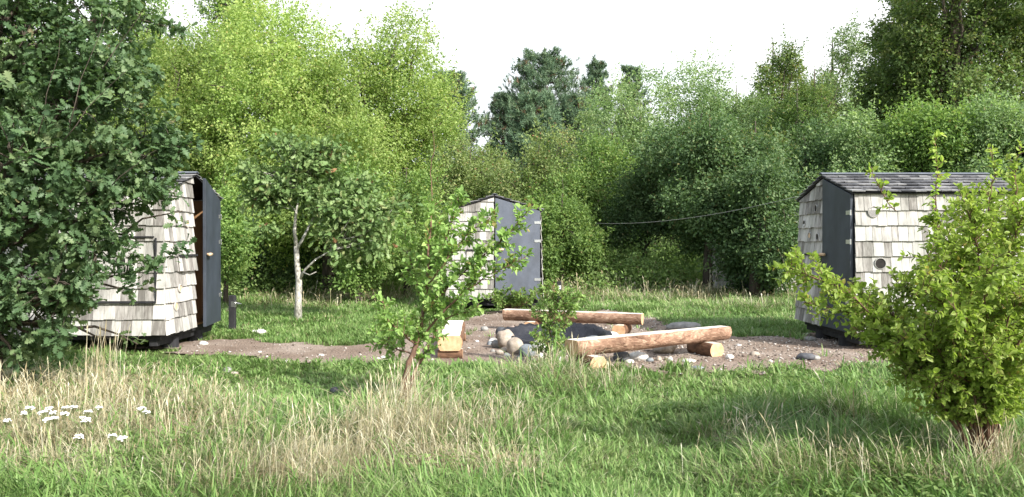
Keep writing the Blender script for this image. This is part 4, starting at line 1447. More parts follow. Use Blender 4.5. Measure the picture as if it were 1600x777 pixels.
t = np.clip(0.40 + g.normal(0, 0.2, len(C))[k] + g.normal(0, 0.14, m), 0, 0.92); t[g.random(m) < 0.004] = 1.0
V, F, T = leaf_arrays(P, D, Nn, S, "oak", t)
me = np_mesh("crown", V, F, T); me.materials.append(M["oak"])
link("crown", me, None, oak)
mb = MB()
tp = [(0, 0, -0.1), (0.04, 0.05, 1.0), (-0.05, 0.05, 2.2), (0.1, 0.0, 3.4), (0.3, 0, 4.6)]
mb.tube(tp, [0.19, 0.15, 0.12, 0.08, 0.03], 10)
big = [Vector(b[:3]) for b in blobs if b[2] > 0.3]
hubs = []
for b in big:
    f = min(0.85, max(0.2, (b.z - 0.5) / 4.6))
    s_ = f * 4; i = min(3, int(s_))
    p0 = Vector(tp[i]).lerp(Vector(tp[i + 1]), s_ - i)
    pts = bent(p0, b, g, 0.06, 6, 0.06)
    mb.tube(pts, [0.040, 0.034, 0.028, 0.022, 0.016, 0.010, 0.006], 6, cap=False)
    hubs.append((b, pts))
for idx in g.choice(len(C), size=700, replace=False):
    c = Vector(C[idx])
    h = min(hubs, key=lambda q_: (q_[0] - c).length)
    s0 = min(h[1], key=lambda q_: (q_ - c).length)
    if (s0 - c).length < 0.9:
        mb.tube(bent(s0, c, g, 0.05, 3, 0.08), [0.008, 0.006, 0.004, 0.002], 4, cap=False)
# long shoots poking out
for (a, b, c, e) in [((60, 210, -0.9), (95, 60, -1.0), 0, 0), ((110, 195, -1.0), (165, 30, -1.0), 0, 0), ((100, 220, -1.0), (200, 110, -1.1), 0, 0), ((175, 290, -0.7), (245, 235, -0.8), 0, 0), ((160, 110, -0.6), (225, 20, -0.6), 0, 0)]:
    p0 = pt(a[0], a[1], D5 + a[2]) - base; p1 = pt(b[0], b[1], D5 + b[2]) - base
    mb.tube(bent(p0, p1, g, 0.04, 5, 0.03), [0.006, 0.005, 0.004, 0.003, 0.0025, 0.0015], 5)
mb.build("trunk", M["bark_dark"], oak, smooth=True)

# ================================================================== young oak with pale lichened trunk
D6 = 16.4
base = Vector((px(465, D6), D6, gz(px(465, D6), D6)))
yo = empty("young_oak", base)
tag(yo, "young oak with a pale lichen-covered trunk standing right of the black post", "tree")
S7 = lambda lst: rel([pt(a, b, D6 + c) for a, b, c in lst], base)
mb = MB()
tp = [(0, 0, -0.1)] + S7([(466, 470, 0), (467, 440, 0), (464, 410, 0), (463, 385, 0)])
mb.tube(tp, [0.095, 0.070, 0.066, 0.054, 0.050], 10)
forkA = S7([(463, 385, 0), (460, 360, 0), (463, 330, 0.1), (470, 290, 0.1)])
forkB = S7([(464, 390, 0), (476, 368, 0.0), (490, 340, 0.2), (505, 305, 0.5)])
forkC = S7([(467, 440, 0), (476, 422, -0.1), (494, 405, -0.2), (520, 390, -0.3)])
forkD = S7([(474, 426, -0.1), (484, 430, -0.15), (494, 425, -0.2)])
for f_, r in ((forkA, 0.045), (forkB, 0.035), (forkC, 0.032), (forkD, 0.014)):
    mb.tube(f_, [r, r * 0.8, r * 0.6, r * 0.3][:len(f_)], 7)
spec = [(455, 285, 0.1, 0.55), (430, 300, 0.0, 0.42), (490, 260, 0.2, 0.5), (470, 235, 0.1, 0.3), (535, 320, -0.2, 0.55), (570, 345, -0.2, 0.50), (520, 370, -0.2, 0.32), (590, 375, -0.1, 0.34), (500, 310, 0.2, 0.5), (410, 310, 0.2, 0.32), (560, 290, 0.3, 0.4), (545, 390, 0, 0.28), (400, 265, 0.1, 0.3), (600, 330, 0.0, 0.35), (440, 225, 0.1, 0.28), (520, 235, 0.2, 0.3), (415, 355, 0.0, 0.2)]
blobs = []
for a, b, c, r in spec:
    p = pt(a, b, D6 + c) - base
    blobs.append((p.x, p.y, p.z, r, r, r * 0.8))
me, C = crown("crown", blobs, 560, 12, 0.22, "oak", 0.13, 210, M["young_oak"], up=0.6, accent=0.012, inner=0.3)
link("crown", me, None, yo)
g = rng(211)
for idx in g.choice(len(C), size=70, replace=False):
    c = Vector(C[idx])
    s0 = min([Vector(p) for p in forkA + forkB + forkC], key=lambda q_: (q_ - c).length)
    mb.tube(bent(s0, c, g, 0.05, 3, 0.08), [0.014, 0.010, 0.007, 0.003], 4, cap=False)
mb.build("trunk", M["bark_pale"], yo, smooth=True)

# ================================================================== background trees
GB = "trees round the clearing"
LT_ = M["willow"]
bg_tree("willow_tree", "tallest bright yellow-green willow, rising behind the young oak with the pale trunk", "tree", 425, 24, 8, 138, LT_, base=0.22, leaf=0.085, n_cl=2100, per=36, seed=301, group=GB, tall=1.35, k=0.40, sprigs=0.25, trunk=0.33, lobes=18)
bg_tree("willow_tree", "bright yellow-green willow with leaning dark limbs, next to the pines", "tree", 578, 25.5, 50, 94, LT_, base=0.28, leaf=0.085, n_cl=1500, per=34, seed=302, group=GB, tall=1.35, k=0.40, sprigs=0.25, trunk=0.2, lean=0.3, lobes=15)
bg_tree("willow_tree", "lower rounded yellow-green willow filling the gap between the two tall willows", "tree", 512, 23, 105, 122, LT_, base=0.2, leaf=0.085, n_cl=1500, per=34, seed=303, group=GB, tall=1.35, k=0.40, sprigs=0.25, trunk=0.16, lobes=15)
bg_tree("willow_tree", "yellow-green willow directly behind the left cabin's ridge", "tree", 275, 24.5, 45, 112, LT_, base=0.2, leaf=0.085, n_cl=1700, per=34, seed=304, group=GB, tall=1.35, k=0.40, sprigs=0.25, trunk=0.2, lobes=15)
bg_tree("poplar_tree", "tall open poplar with sky gaps reaching out of view above the willows", "tree", 352, 35, -70, 78, M["poplar"], base=0.25, leaf=0.12, n_cl=900, per=26, seed=305, group=GB, trunk=0.28, lobes=16, inner=0.3, k=0.36)
bg_tree("poplar_tree", "tall poplar showing through the top of the foreground oak", "tree", 205, 36, -40, 85, M["poplar"], base=0.2, leaf=0.12, n_cl=1000, per=26, seed=306, group=GB, trunk=0.25, lobes=14)
bg_tree("broadleaf_tree", "dense green tree hidden behind the foreground oak at the far left edge", "tree", 50, 27, -20, 150, M["hazel"], base=0.15, leaf=0.10, n_cl=1300, per=30, seed=307, group=GB, trunk=0.25)
GS = "shrubs at the edge of the clearing"
bg_tree("hazel_shrub", "green hazel shrub right beside the open door of the left cabin", "shrub", 352, 20, 300, 48, M["hazel"], base=0.03, leaf=0.075, n_cl=520, per=32, seed=310, group=GS, trunk=0.06, lobes=9, rc=0.3)
bg_tree("hazel_shrub", "dark hazel shrub in front of the big willow's trunk", "shrub", 395, 23.5, 330, 50, M["dark_oak"], base=0.05, leaf=0.08, n_cl=380, per=28, seed=311, group=GS, trunk=0.06, lobes=8, rc=0.3)
bg_tree("hazel_shrub", "loose green hazel shrub right of the young oak with the pale trunk", "shrub", 560, 20.5, 285, 72, M["hazel"], base=0.10, leaf=0.08, n_cl=700, per=30, seed=312, group=GS, trunk=0.07, lobes=12, rc=0.32)
bg_tree("hazel_shrub", "tall light-green hazel shrub left of the middle cabin", "shrub", 635, 22.5, 245, 62, M["hazel"], base=0.06, leaf=0.08, n_cl=800, per=30, seed=313, group=GS, trunk=0.08, lobes=12, rc=0.34)
bg_tree("hazel_shrub", "dim green shrub below the lower rounded willow", "shrub", 500, 24, 330, 70, M["dark_oak"], base=0.04, leaf=0.08, n_cl=500, per=28, seed=314, group=GS, trunk=0.07, lobes=10, rc=0.34)
bg_tree("hazel_shrub", "green shrub glimpsed below the foreground oak beside the left cabin's rear", "shrub", 60, 19, 330, 120, M["hazel"], base=0.03, leaf=0.08, n_cl=600, per=28, seed=315, group=GS, trunk=0.07)

pine_tree("blue-green pine just right of the leaning willow, half behind the young tree's bare tip", 702, 38, 118, 66, 320, tufts=1700)
pine_tree("broad round-headed pine, tallest of the pines, above the middle cabin", 850, 44, 90, 84, 321, tufts=2600)
pine_tree("smaller lighter pine in front of the broad round-headed one", 838, 38, 150, 55, 322, tufts=1700)
pine_tree("pointed pine with candle-like tip right of the broad pine", 932, 48, 100, 46, 323, tufts=1300, spire=True)
pine_tree("lone pointed pine tip standing rightmost among the pines", 987, 50, 108, 44, 324, tufts=1300, spire=True)
pine_tree("dark pine at the left shoulder of the broad round-headed one", 788, 43, 150, 40, 325, tufts=1300)
pine_tree("brown-flecked pine between the broad pine and the pointed one", 895, 42, 155, 55, 326, tufts=1600)
bg_tree("scrub_tree", "olive-brown scrub tree directly behind the middle cabin's ridge", "tree", 735, 30, 215, 72, M["olive"], base=0.05, leaf=0.095, n_cl=1100, per=30, seed=330, group=GB, trunk=0.12)
bg_tree("scrub_tree", "dry olive scrub tree right of the middle cabin's roof", "tree", 845, 28.5, 225, 75, M["olive"], base=0.05, leaf=0.095, n_cl=1100, per=30, seed=331, group=GB, trunk=0.12)
bg_tree("scrub_tree", "yellowish scrub tree left of the small crooked apple tree", "tree", 925, 27.5, 215, 75, M["hazel"], base=0.05, leaf=0.09, n_cl=1100, per=30, seed=332, group=GB, trunk=0.12, accent=0.05)
bg_tree("hazel_shrub", "light-green shrub touching the right wall of the middle cabin", "shrub", 878, 24, 290, 52, M["hazel"], base=0.06, leaf=0.085, n_cl=620, per=30, seed=333, group=GS, trunk=0.07, rc=0.32)
bg_tree("sallow_tree", "grey-green sallow below the rightmost pointed pine tip", "tree", 1000, 36, 138, 105, M["sallow"], base=0.1, leaf=0.10, n_cl=1400, per=32, seed=334, group=GB, trunk=0.16)
bg_tree("sallow_tree", "tall grey-green sallow with wispy top left of the tall thin tree", "tree", 1100, 38, 112, 108, M["sallow"], base=0.1, leaf=0.10, n_cl=1500, per=32, seed=335, group=GB, trunk=0.16)
bg_tree("apple_tree", "small crooked apple tree with bare twisted trunk showing below its crown", "tree", 1005, 26, 262, 68, M["dark_oak"], base=0.36, leaf=0.085, n_cl=800, per=26, seed=336, group=GB, trunk=0.11, bark="bark_dark", rc=0.34)
bg_tree("oak_tree", "dark dense oak with pale buds, centre of the shaded back corner", "tree", 1108, 23.5, 165, 92, M["dark_oak"], base=0.14, leaf=0.095, n_cl=1700, per=30, seed=337, group=GB, trunk=0.18, lobes=16, accent=0.03)
bg_tree("oak_tree", "low dark oak whose foliage sweeps to the ground left of the right cabin", "tree", 1180, 21.5, 235, 78, M["dark_oak"], base=0.02, leaf=0.09, n_cl=1500, per=30, seed=338, group=GB, trunk=0.15, lobes=16)
bg_tree("sallow_tree", "pale sallow filling the gap at the left foot of the tall thin maple", "tree", 1150, 40, 112, 62, M["sallow"], base=0.1, leaf=0.10, n_cl=1000, per=32, seed=360, group=GB, trunk=0.15)
bg_tree("maple_tree", "dull green maple between the tall thin one and the spiky poplar", "tree", 1272, 44, 88, 60, M["sycamore"], base=0.1, leaf=0.12, n_cl=900, per=30, seed=361, group=GB, trunk=0.18)
bg_tree("maple_tree", "tall thin brownish-green maple standing clear against the white sky", "tree", 1207, 42, 40, 48, M["sycamore"], base=0.3, leaf=0.12, n_cl=620, per=26, seed=340, group=GB, trunk=0.16, lobes=12, inner=0.3, accent=0.06)
bg_tree("maple_tree", "sunlit yellow-green maple right below the tall thin one", "tree", 1245, 38, 112, 80, M["hazel"], base=0.15, leaf=0.11, n_cl=900, per=30, seed=341, group=GB, trunk=0.16)
bg_tree("poplar_tree", "grey-green poplar with spiky top left of the giant sycamores", "tree", 1300, 48, 38, 72, M["sallow"], base=0.15, leaf=0.13, n_cl=900, per=30, seed=342, group=GB, trunk=0.2, k=0.34, lobes=16)
bg_tree("sycamore_tree", "giant dark sycamore with visible trunk, widest tree in the upper right", "tree", 1490, 31, -130, 140, M["sycamore"], base=0.3, leaf=0.13, n_cl=1900, per=28, seed=343, group=GB, trunk=0.36, lobes=18, inner=0.45, k=0.36)
bg_tree("sycamore_tree", "dark sycamore forming the left flank of the giant one", "tree", 1405, 33, -25, 72, M["sycamore"], base=0.15, leaf=0.125, n_cl=1300, per=30, seed=344, group=GB, trunk=0.25, lobes=15, k=0.38)
bg_tree("sycamore_tree", "sycamore cut by the right edge of the view, beyond the right cabin", "tree", 1610, 32, -60, 100, M["sycamore"], base=0.15, leaf=0.125, n_cl=1300, per=30, seed=345, group=GB, trunk=0.25, lobes=15)
bg_tree("thicket_tree", "dark green thicket tree above the left eave of the right cabin", "tree", 1262, 25, 195, 72, M["dark_oak"], base=0.05, leaf=0.09, n_cl=1200, per=30, seed=346, group=GB, trunk=0.12)
bg_tree("thicket_tree", "mid-green thicket tree above the ridge's left end of the right cabin", "tree", 1345, 23.5, 170, 72, M["sallow"], base=0.05, leaf=0.09, n_cl=1200, per=30, seed=347, group=GB, trunk=0.12)
bg_tree("thicket_tree", "mid-green thicket tree above the middle of the right cabin's roof", "tree", 1440, 23, 140, 78, M["hazel"], base=0.05, leaf=0.09, n_cl=1300, per=30, seed=348, group=GB, trunk=0.12)
bg_tree("thicket_tree", "green thicket tree above the right end of the right cabin's roof", "tree", 1535, 22.5, 150, 76, M["sallow"], base=0.05, leaf=0.09, n_cl=1200, per=30, seed=349, group=GB, trunk=0.12)
bg_tree("thicket_tree", "green thicket tree at the right edge of the view below the sycamores", "tree", 1625, 22, 120, 80, M["dark_oak"], base=0.05, leaf=0.09, n_cl=1200, per=30, seed=350, group=GB, trunk=0.12)
bg_tree("thicket_tree", "olive thicket tree behind the dark dense oak with pale buds", "tree", 1180, 33, 165, 70, M["olive"], base=0.08, leaf=0.10, n_cl=1100, per=30, seed=351, group=GB, trunk=0.12)
# trees right of the view that shade the back corner and the right cabin's far side
bg_tree("birch_tree", "green birch standing out of view to the right, shading the clearing's back corner", "tree", 0, 11.5, 0, 100, M["hazel"], base=0.2, leaf=0.10, n_cl=900, per=28, seed=352, group=GB, trunk=0.16, x=15.0, ry=2.0)

# undergrowth and far wood: uncountable
g = rng(400)
blobs = []
for i in range(150):
    a = -80 + 1780 * (i + g.random()) / 150
    d = 24.5 + 9 * g.random() + (2 if 640 < a < 900 else 0)
    x = px(a, d)
    r = 0.7 + 0.7 * g.random()
    blobs.append((x, d, gz(x, d) + r * 0.6, r * 1.2, r, r))
for i in range(70):
    a = 330 + 950 * (i + g.random()) / 70
    d = 22.5 + 3.0 * g.random()
    if 1055 < a < 1150: continue
    x = px(a, d)
    r = 0.35 + 0.45 * g.random()
    blobs.append((x, d, gz(x, d) + r * 0.5, r * 1.3, r, r))
me, C = crown("undergrowth", blobs, 7600, 30, 0.4, "simple", 0.10, 401, M["nettle"], zmin=-50)
ug = link("undergrowth", me); tag(ug, "tangled low undergrowth between the trunks at the edge of the wood", "undergrowth", kind="stuff")
blobs = []
for i in range(120):
    a = -200 + 2000 * (i + g.random()) / 120
    d = 52 + 8 * g.random()
    x = px(a, d)
    top = 250 - 70 * sstep(1000, 1350, a) - 60 * sstep(500, 200, a)
    h = (EYE + (380 - top) / FPX * d) - gz(x, d)
    h *= 0.8 + 0.25 * g.random()
    zc = gz(x, d) + h * 0.5
    blobs.append((x, d, zc, 2.2, 2.0, h * 0.5))
    blobs.append((x + 0.5, d - 4, gz(x, d - 4) + h * 0.25, 2.2, 2.0, h * 0.3))
me, C = crown("distant_wood", blobs, 6500, 34, 0.9, "simple", 0.26, 402, M["dark_oak"], zmin=-50)
dw = link("distant_wood", me); tag(dw, "dense far wood closing the view behind the nearer trees", "wood", kind="stuff")


# ================================================================== grass
def gauss(x, y, c, s):
    return np.exp(-(((x - c[0]) / s[0]) ** 2 + ((y - c[1]) / s[1]) ** 2))


def gp(a, b):
    d = EYE * FPX / (b - 380.0)
    return (px(a, d), d)


DRY = [((940, 461), (3.2, 3.5), 0.85), ((560, 466), (2.6, 3), 0.75), ((1080, 470), (2.5, 2.5), 0.6), ((200, 640), (1.2, 1.0), 1.0), ((110, 680), (1.0, 0.7), 1.0), ((700, 740), (0.7, 0.5), 0.9), ((560, 720), (0.8, 0.5), 0.95), ((20, 600), (1.3, 1.0), 0.9), ((40, 640), (1.4, 1.3), 0.95), ((150, 610), (1.1, 0.9), 1.0), ((260, 670), (1.0, 1.0), 0.85), ((60, 720), (0.9, 0.6), 0.85), ((330, 720), (0.7, 0.6), 0.6), ((480, 745), (0.9, 0.6), 0.95),
       ((620, 690), (0.8, 0.7), 1.0), ((740, 680), (0.7, 0.8), 0.8), ((780, 740), (0.5, 0.5), 0.8), ((875, 608), (0.6, 0.6), 0.8), ((960, 600), (0.6, 0.6), 0.6), ((630, 645), (0.3, 0.3), 1.0),
       ((1150, 690), (0.35, 0.5), 0.8), ((1320, 670), (0.5, 0.5), 0.5), ((1550, 740), (0.5, 0.4), 0.8), ((1250, 750), (0.9, 0.5), 0.45), ((1430, 760), (0.6, 0.4), 0.5),
       ((480, 475), (1.6, 1.8), 0.65), ((560, 460), (2.0, 2.0), 0.55), ((420, 470), (1.0, 1.5), 0.5), ((900, 442), (2.5, 3.0), 0.75), ((1150, 485), (1.5, 1.2), 0.5), ((1000, 445), (3, 3), 0.6), ((1230, 470), (1.5, 2), 0.45)]
TALL = [((940, 460), (3.5, 3.5), 0.42), ((600, 462), (3.5, 3), 0.32), ((1120, 468), (3, 2.5), 0.32), ((1280, 640), (0.8, 0.8), 0.2), ((60, 640), (1.6, 1.3), 0.16), ((250, 660), (1.2, 1.0), 0.12), ((620, 690), (1.2, 0.8), 0.20), ((875, 606), (0.55, 0.55), 0.62), ((945, 604), (0.4, 0.4), 0.4), ((960, 600), (0.5, 0.5), 0.22), ((760, 690), (0.6, 0.8), 0.15), ((1200, 670), (0.9, 0.8), 0.20),
        ((1350, 660), (0.8, 0.8), 0.22), ((1500, 730), (0.9, 0.7), 0.15), ((1200, 740), (0.8, 0.5), 0.10), ((480, 470), (2.0, 2.0), 0.25), ((560, 455), (2.5, 2.5), 0.25), ((900, 440), (3, 4), 0.3), ((1150, 485), (2.0, 1.3), 0.25), ((1100, 450), (4, 4), 0.25),
        ((450, 740), (1.0, 0.5), 0.12), ((80, 545), (1.6, 1.2), 0.10)]
SHORT = [((985, 720), (0.5, 1.1), 0.8), ((1060, 620), (0.9, 0.9), 0.7), ((1180, 595), (1.6, 0.6), 0.6), ((500, 600), (2.0, 1.5), 0.75), ((400, 560), (1.4, 0.7), 0.7), ((1100, 600), (2.2, 0.9), 0.55), ((1010, 680), (0.55, 1.0), 0.7), ((950, 750), (0.6, 0.6), 0.6), ((1080, 640), (0.4, 0.5), 0.85), ((720, 585), (0.6, 0.5), 0.4), ((760, 490), (1.5, 1.8), 0.6),
         ((380, 520), (1.2, 1.2), 0.5), ((1000, 480), (2.5, 1.2), 0.4), ((170, 750), (0.6, 0.35), 0.5), ((285, 556), (1.1, 0.7), 0.85), ((1250, 590), (1.2, 0.5), 0.5), ((700, 590), (1.0, 0.4), 0.5)]
BARE = [((1080, 642), (0.30, 0.30)), ((1040, 655), (0.16, 0.16)), ((150, 765), (0.22, 0.12)), ((90, 712), (0.40, 0.22)), ((255, 560), (0.5, 0.4)), ((1075, 690), (0.2, 0.2))]

g = rng(500)
dd = np.linspace(3.0, 36, 800)
rho = 330 * np.minimum(1.6, (6.0 / dd) ** 1.35)
pdf = dd * rho
cdf = np.cumsum(pdf); area_n = float(np.sum((pdf[1:] + pdf[:-1]) * np.diff(dd)) * 0.5) * 2 * R(37.5)
NT = int(area_n)
cdf /= cdf[-1]
D = np.interp(g.random(NT), cdf, dd)
A = g.uniform(-R(37.5), R(37.5), NT)
TX, TY = D * np.sin(A), D * np.cos(A)


def field(spec, x, y):
    o = np.zeros_like(x)
    for c, s, w in spec:
        o = np.maximum(o, w * gauss(x, y, gp(*c), s))
    return o


bare = np.zeros(NT)
for c, s in BARE: bare = np.maximum(bare, gauss(TX, TY, gp(*c), s))
under = ((np.abs(TX - (LC[0] - LEN / 2)) < LEN / 2 + 0.0) & (np.abs(TY - LC[1]) < W2)) | ((np.abs(TX - (RC[0] + LEN / 2)) < LEN / 2) & (np.abs(TY - RC[1]) < W2)) | ((np.abs(TX - MC[0]) < W2) & (np.abs(TY - MC[1] - LEN / 2) < LEN / 2 - 0.1))
onp = on_path(TX, TY)
edge = on_path(TX, TY, 1.1)
keep = (g.random(NT) > bare * 1.1) & ~under & (~onp | (g.random(NT) < 0.012)) & (~edge | (g.random(NT) < 0.55)) & ((TX - PIT.x) ** 2 + (TY - PIT.y) ** 2 > 0.95)
TX, TY, D = TX[keep], TY[keep], D[keep]
NT = len(TX)
dryf = field(DRY, TX, TY)
tall = field(TALL, TX, TY)
shortf = field(SHORT, TX, TY)
n1 = vnoise(TX * 0.9, TY * 0.9, 21); n2 = vnoise(TX * 3.1, TY * 3.1, 22); n3 = vnoise(TX * 1.7, TY * 1.7, 23)
hgt = (0.075 + 0.06 * n1 + 0.07 * n2 + 0.85 * tall * (0.45 + 1.0 * n2)) * (1 - 0.84 * shortf)
pdry = np.clip(dryf * sstep(0.25, 0.62, n2 * 0.6 + dryf * 0.5) * 1.1 + 0.04 + 0.10 * (n3 > 0.62), 0.02, 0.93) * (1 - 0.55 * shortf)
flopx = (vnoise(TX * 1.3, TY * 1.3, 24) - 0.5) * 1.6 - 0.15
flopy = (vnoise(TX * 1.3, TY * 1.3, 25) - 0.5) * 1.6
nb = np.where(D < 9, 13, np.where(D < 16, 11, 9))
k = np.repeat(np.arange(NT), nb)
m = len(k)
az = g.random(m) * 6.283
rr = (0.018 + 0.0022 * D[k]) * np.sqrt(g.random(m)) * 1.6
BX = TX[k] + rr * np.cos(az); BY = TY[k] + rr * np.sin(az)
L_ = hgt[k] * (0.5 + 0.75 * g.random(m))
dryb = (g.random(m) < pdry[k]).astype(float)
lean = 0.30 + 0.70 * g.random(m) + 0.55 * dryb * g.random(m)
dx = np.cos(az) * 0.8 + flopx[k] + g.normal(0, 0.45, m); dy = np.sin(az) * 0.8 + flopy[k] + g.normal(0, 0.45, m)
nn_ = np.maximum(0.3, np.hypot(dx, dy)); dx /= nn_; dy /= nn_
wid = np.maximum(0.0022, 0.00055 * D[k]) * (0.7 + 0.8 * g.random(m)) * np.where(dryb > 0, 0.75, 1.0)
broad = (g.random(m) < 0.12) & (dryb < 0.5) & (D[k] < 12)
wid = np.where(broad, wid * 2.0, wid); L_ = np.where(broad, L_ * 1.35 + 0.03 * (1 - shortf[k]), L_)
tint = np.clip(0.46 + 0.22 * shortf[k] + 0.35 * (n1[k] - 0.5) + 0.45 * (n2[k] - 0.5) + g.normal(0, 0.22, m), 0, 1)
mixed = np.clip(dryb * (0.75 + 0.25 * g.random(m)) + (1 - dryb) * (g.random(m) < 0.15) * 0.25, 0, 1)


def blades(X, Y, L_, lean, dx, dy, wid, head=False):
    Z = hz(X, Y) - 0.01
    if not head:
        ts = [0.0, 0.4, 0.75, 1.0]; ws = [1.0, 0.9, 0.55, 0.0]
    else:
        ts = [0.0, 0.45, 0.80, 0.90, 1.0]; ws = [1.0, 0.8, 0.6, 1.9, 0.0]
    # side vector: perpendicular to lean, jittered to the camera-independent azimuth
    sx, sy = -dy, dx
    lv = []
    for t, w in zip(ts, ws):
        hxn = L_ * lean * t ** 1.9
        cx = X + dx * hxn; cy = Y + dy * hxn
        cz = Z + L_ * t * (1 - 0.42 * lean * t)
        if w > 0:
            lv.append(np.stack([cx - sx * wid * w, cy - sy * wid * w, cz], 1))
            lv.append(np.stack([cx + sx * wid * w, cy + sy * wid * w, cz], 1))
        else:
            lv.append(np.stack([cx, cy, cz], 1))
    V = np.stack(lv, 1)
    nv = V.shape[1]
    tr = []
    for s in range(len(ts) - 2):
        a = 2 * s
        tr += [(a, a + 1, a + 3), (a, a + 3, a + 2)]
    a = 2 * (len(ts) - 2)
    tr += [(a, a + 1, a + 2)]
    F = np.array(tr)[None] + (np.arange(len(X)) * nv)[:, None, None]
    return V.reshape(-1, 3), F.reshape(-1, 3), len(tr)


V, F, nt_ = blades(BX, BY, L_, lean, dx, dy, wid)
me = np_mesh("grass", V, F, np.repeat(tint, nt_), extra={"dry": np.repeat(mixed, nt_)})
gr = link("grass", me, M["grass"])
tag(gr, "rough meadow grass, green with bleached patches, covering the clearing", "grass", kind="stuff")

# low broad-leaved weeds between the blades
sel = np.where((D < 13) & (g.random(NT) < 0.16 * (vnoise(TX * 1.1 + 7, TY * 1.1, 31) > 0.5)))[0]
k = np.repeat(sel, 7); m = len(k)
az = g.random(m) * 6.283
wr = 0.02 + 0.05 * g.random(m)
P = np.stack([TX[k] + wr * np.cos(az), TY[k] + wr * np.sin(az), hz(TX[k], TY[k]) + hgt[k] * (0.25 + 0.55 * g.random(m))], 1)
Dw = np.stack([np.cos(az), np.sin(az), 0.25 * g.normal(size=m)], 1)
V, F, T = leaf_arrays(P, Dw, unit(np.array([[0, 0, 1.0]]) + 0.3 * g.normal(size=(m, 3))), 0.022 + 0.035 * g.random(m), "ovate", np.clip(0.5 + g.normal(0, 0.2, m), 0, 0.92))
me = np_mesh("weeds", V, F, T)
wd_ = link("weeds", me, M["nettle"])
tag(wd_, "low broad-leaved weeds mixed into the meadow grass", "weeds", kind="stuff")

# dry flowering stalks standing above the grass
sel = g.random(NT) < np.clip((dryf - 0.2) * 0.6 + tall * 0.3, 0, 0.6) * np.where(D < 10, 0.75, 0.35)
k = np.repeat(np.where(sel)[0], 4)
m = len(k)
az = g.random(m) * 6.283
BX = TX[k] + 0.06 * g.normal(size=m); BY = TY[k] + 0.06 * g.normal(size=m)
L_ = (hgt[k] * 1.25 + 0.12) * (0.6 + 0.7 * g.random(m))
dx = np.cos(az) + flopx[k] * 0.8 + 0.35; dy = np.sin(az) + flopy[k] * 0.8
nn_ = np.maximum(0.3, np.hypot(dx, dy)); dx /= nn_; dy /= nn_
V, F, nt_ = blades(BX, BY, L_, 0.15 + 0.85 * g.random(m) ** 1.4, dx, dy, np.maximum(0.0012, 0.00032 * D[k]) * (0.8 + 0.5 * g.random(m)), head=True)
me = np_mesh("dry_stalks", V, F, np.repeat(np.clip(0.6 + g.normal(0, 0.25, m), 0, 1), nt_), extra={"dry": np.repeat(0.85 + 0.15 * g.random(m), nt_)})
ds = link("dry_stalks", me, M["grass"])
tag(ds, "bleached grass stalks standing above the meadow grass", "dry grass", kind="stuff")

# tall dead stalk bunches: by the leaning tree, and at far left
def stalk_bunch(label, X, Y, n, h, spread, seed, lean=0.25):
    g = rng(seed)
    bx = np.full(n, X) + g.normal(0, spread, n); by = np.full(n, Y) + g.normal(0, spread, n)
    az = g.random(n) * 6.283
    V, F, q_ = blades(bx, by, h * (0.55 + 0.6 * g.random(n)), lean * (0.3 + 1.2 * g.random(n)), np.cos(az) + 0.3, np.sin(az), np.full(n, 0.0026) * (0.7 + 0.6 * g.random(n)), head=True)
    o = link("stalk_bunch", np_mesh("stalk_bunch", V, F, np.repeat(np.clip(0.65 + g.normal(0, 0.2, n), 0, 1), q_), extra={"dry": np.repeat(np.full(n, 1.0), q_)}), M["grass"])
    tag(o, label, "dry stalks")


stalk_bunch("bunch of tall bleached stalks hugging the foot of the leaning young tree", px(630, 7.5), 7.45, 100, 0.48, 0.09, 601, 0.35)
stalk_bunch("upright bunch of pale dead stalks in the dry grass before the left cabin", px(160, 8.4), 8.4, 60, 0.75, 0.10, 602, 0.12)
stalk_bunch("bunch of brown dead stalks round the stems of the bright bush", px(1545, 5.55), 5.5, 90, 0.42, 0.10, 603, 0.25)

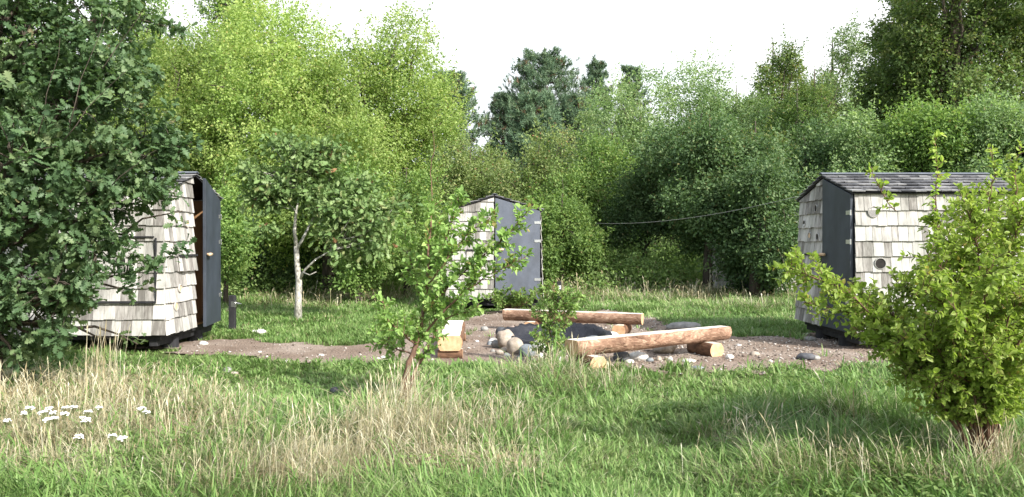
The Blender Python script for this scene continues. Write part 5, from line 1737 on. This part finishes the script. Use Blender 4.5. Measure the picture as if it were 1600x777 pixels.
# ================================================================== yarrow
def yarrow(seed):
    g = rng(seed)
    root = empty("yarrow_flower")
    mb = MB()
    h = 0.30
    mb.tube([(0, 0, 0), (0.01, 0, h * 0.5), (0, 0.01, h)], [0.003, 0.0025, 0.002], 5)
    hd = MB()
    for i in range(26):
        a = g.random() * 6.28; r = 0.029 * math.sqrt(g.random())
        x, y = r * math.cos(a), r * math.sin(a)
        z = h + 0.024 - 16.0 * r * r + g.normal() * 0.004
        mb.tube([(0, 0.008, h - 0.04), (x, y, z - 0.003)], [0.001, 0.0008], 3, cap=False)
        bmv = []
        n = 6; q_ = 0.0085
        ring = [(x + q_ * math.cos(6.28 * k / n), y + q_ * math.sin(6.28 * k / n), z) for k in range(n)]
        hd.add(ring + [(x, y, z + 0.005), (x, y, z - 0.005)], [(k, (k + 1) % n, n) for k in range(n)] + [((k + 1) % n, k, n + 1) for k in range(n)])
    mb.build("stem", M["stem_green"], root)
    hd.build("flower_head", M["white_petal"], root)
    return root


GY_ = "white yarrow flowers in the dry grass at lower left"
yp = yarrow(700)
spots = [(28, 683, 0), (42, 683, 0), (14, 696, 0), (70, 692, 1), (78, 688, 1), (86, 686, 1), (96, 690, 1), (108, 687, 1), (76, 696, 1), (92, 700, 1), (115, 692, 1), (124, 693, 1), (134, 699, 1), (142, 700, 1), (139, 697, 1), (220, 680, 2), (227, 682, 2), (164, 748, 3), (190, 729, 4), (116, 739, 5)]
LBL = {0: "yarrow flower at the far left edge, apart from the main cluster", 1: "white yarrow flower in the dense cluster above the reddish bare patch",
       2: "yarrow flower of the pair standing alone right of the cluster", 3: "lowest yarrow flower, near the bottom edge at the left",
       4: "faint yarrow flower between the lone pair and the lowest one", 5: "yarrow flower below the dense cluster, left of the lowest one"}
for i, (a, b, L0) in enumerate(spots):
    o = yp if i == 0 else copy_tree(yp)
    d = 6.05 + 0.25 * math.sin(i * 2.1) if b < 720 else 5.3
    p = pt(a, b, d)
    z0 = gz(p.x, p.y)
    hgt_ = p.z - z0
    o.location = (p.x, p.y, z0)
    s_ = 0.8 + 0.35 * abs(math.sin(i * 1.7))
    o.scale = (s_, s_, max(0.3, hgt_) / 0.31)
    o.rotation_euler = (0.13 * math.sin(i * 2.3), 0.13 * math.cos(i * 1.7), i * 1.3)
    tag(o, LBL[L0], "flower", GY_)
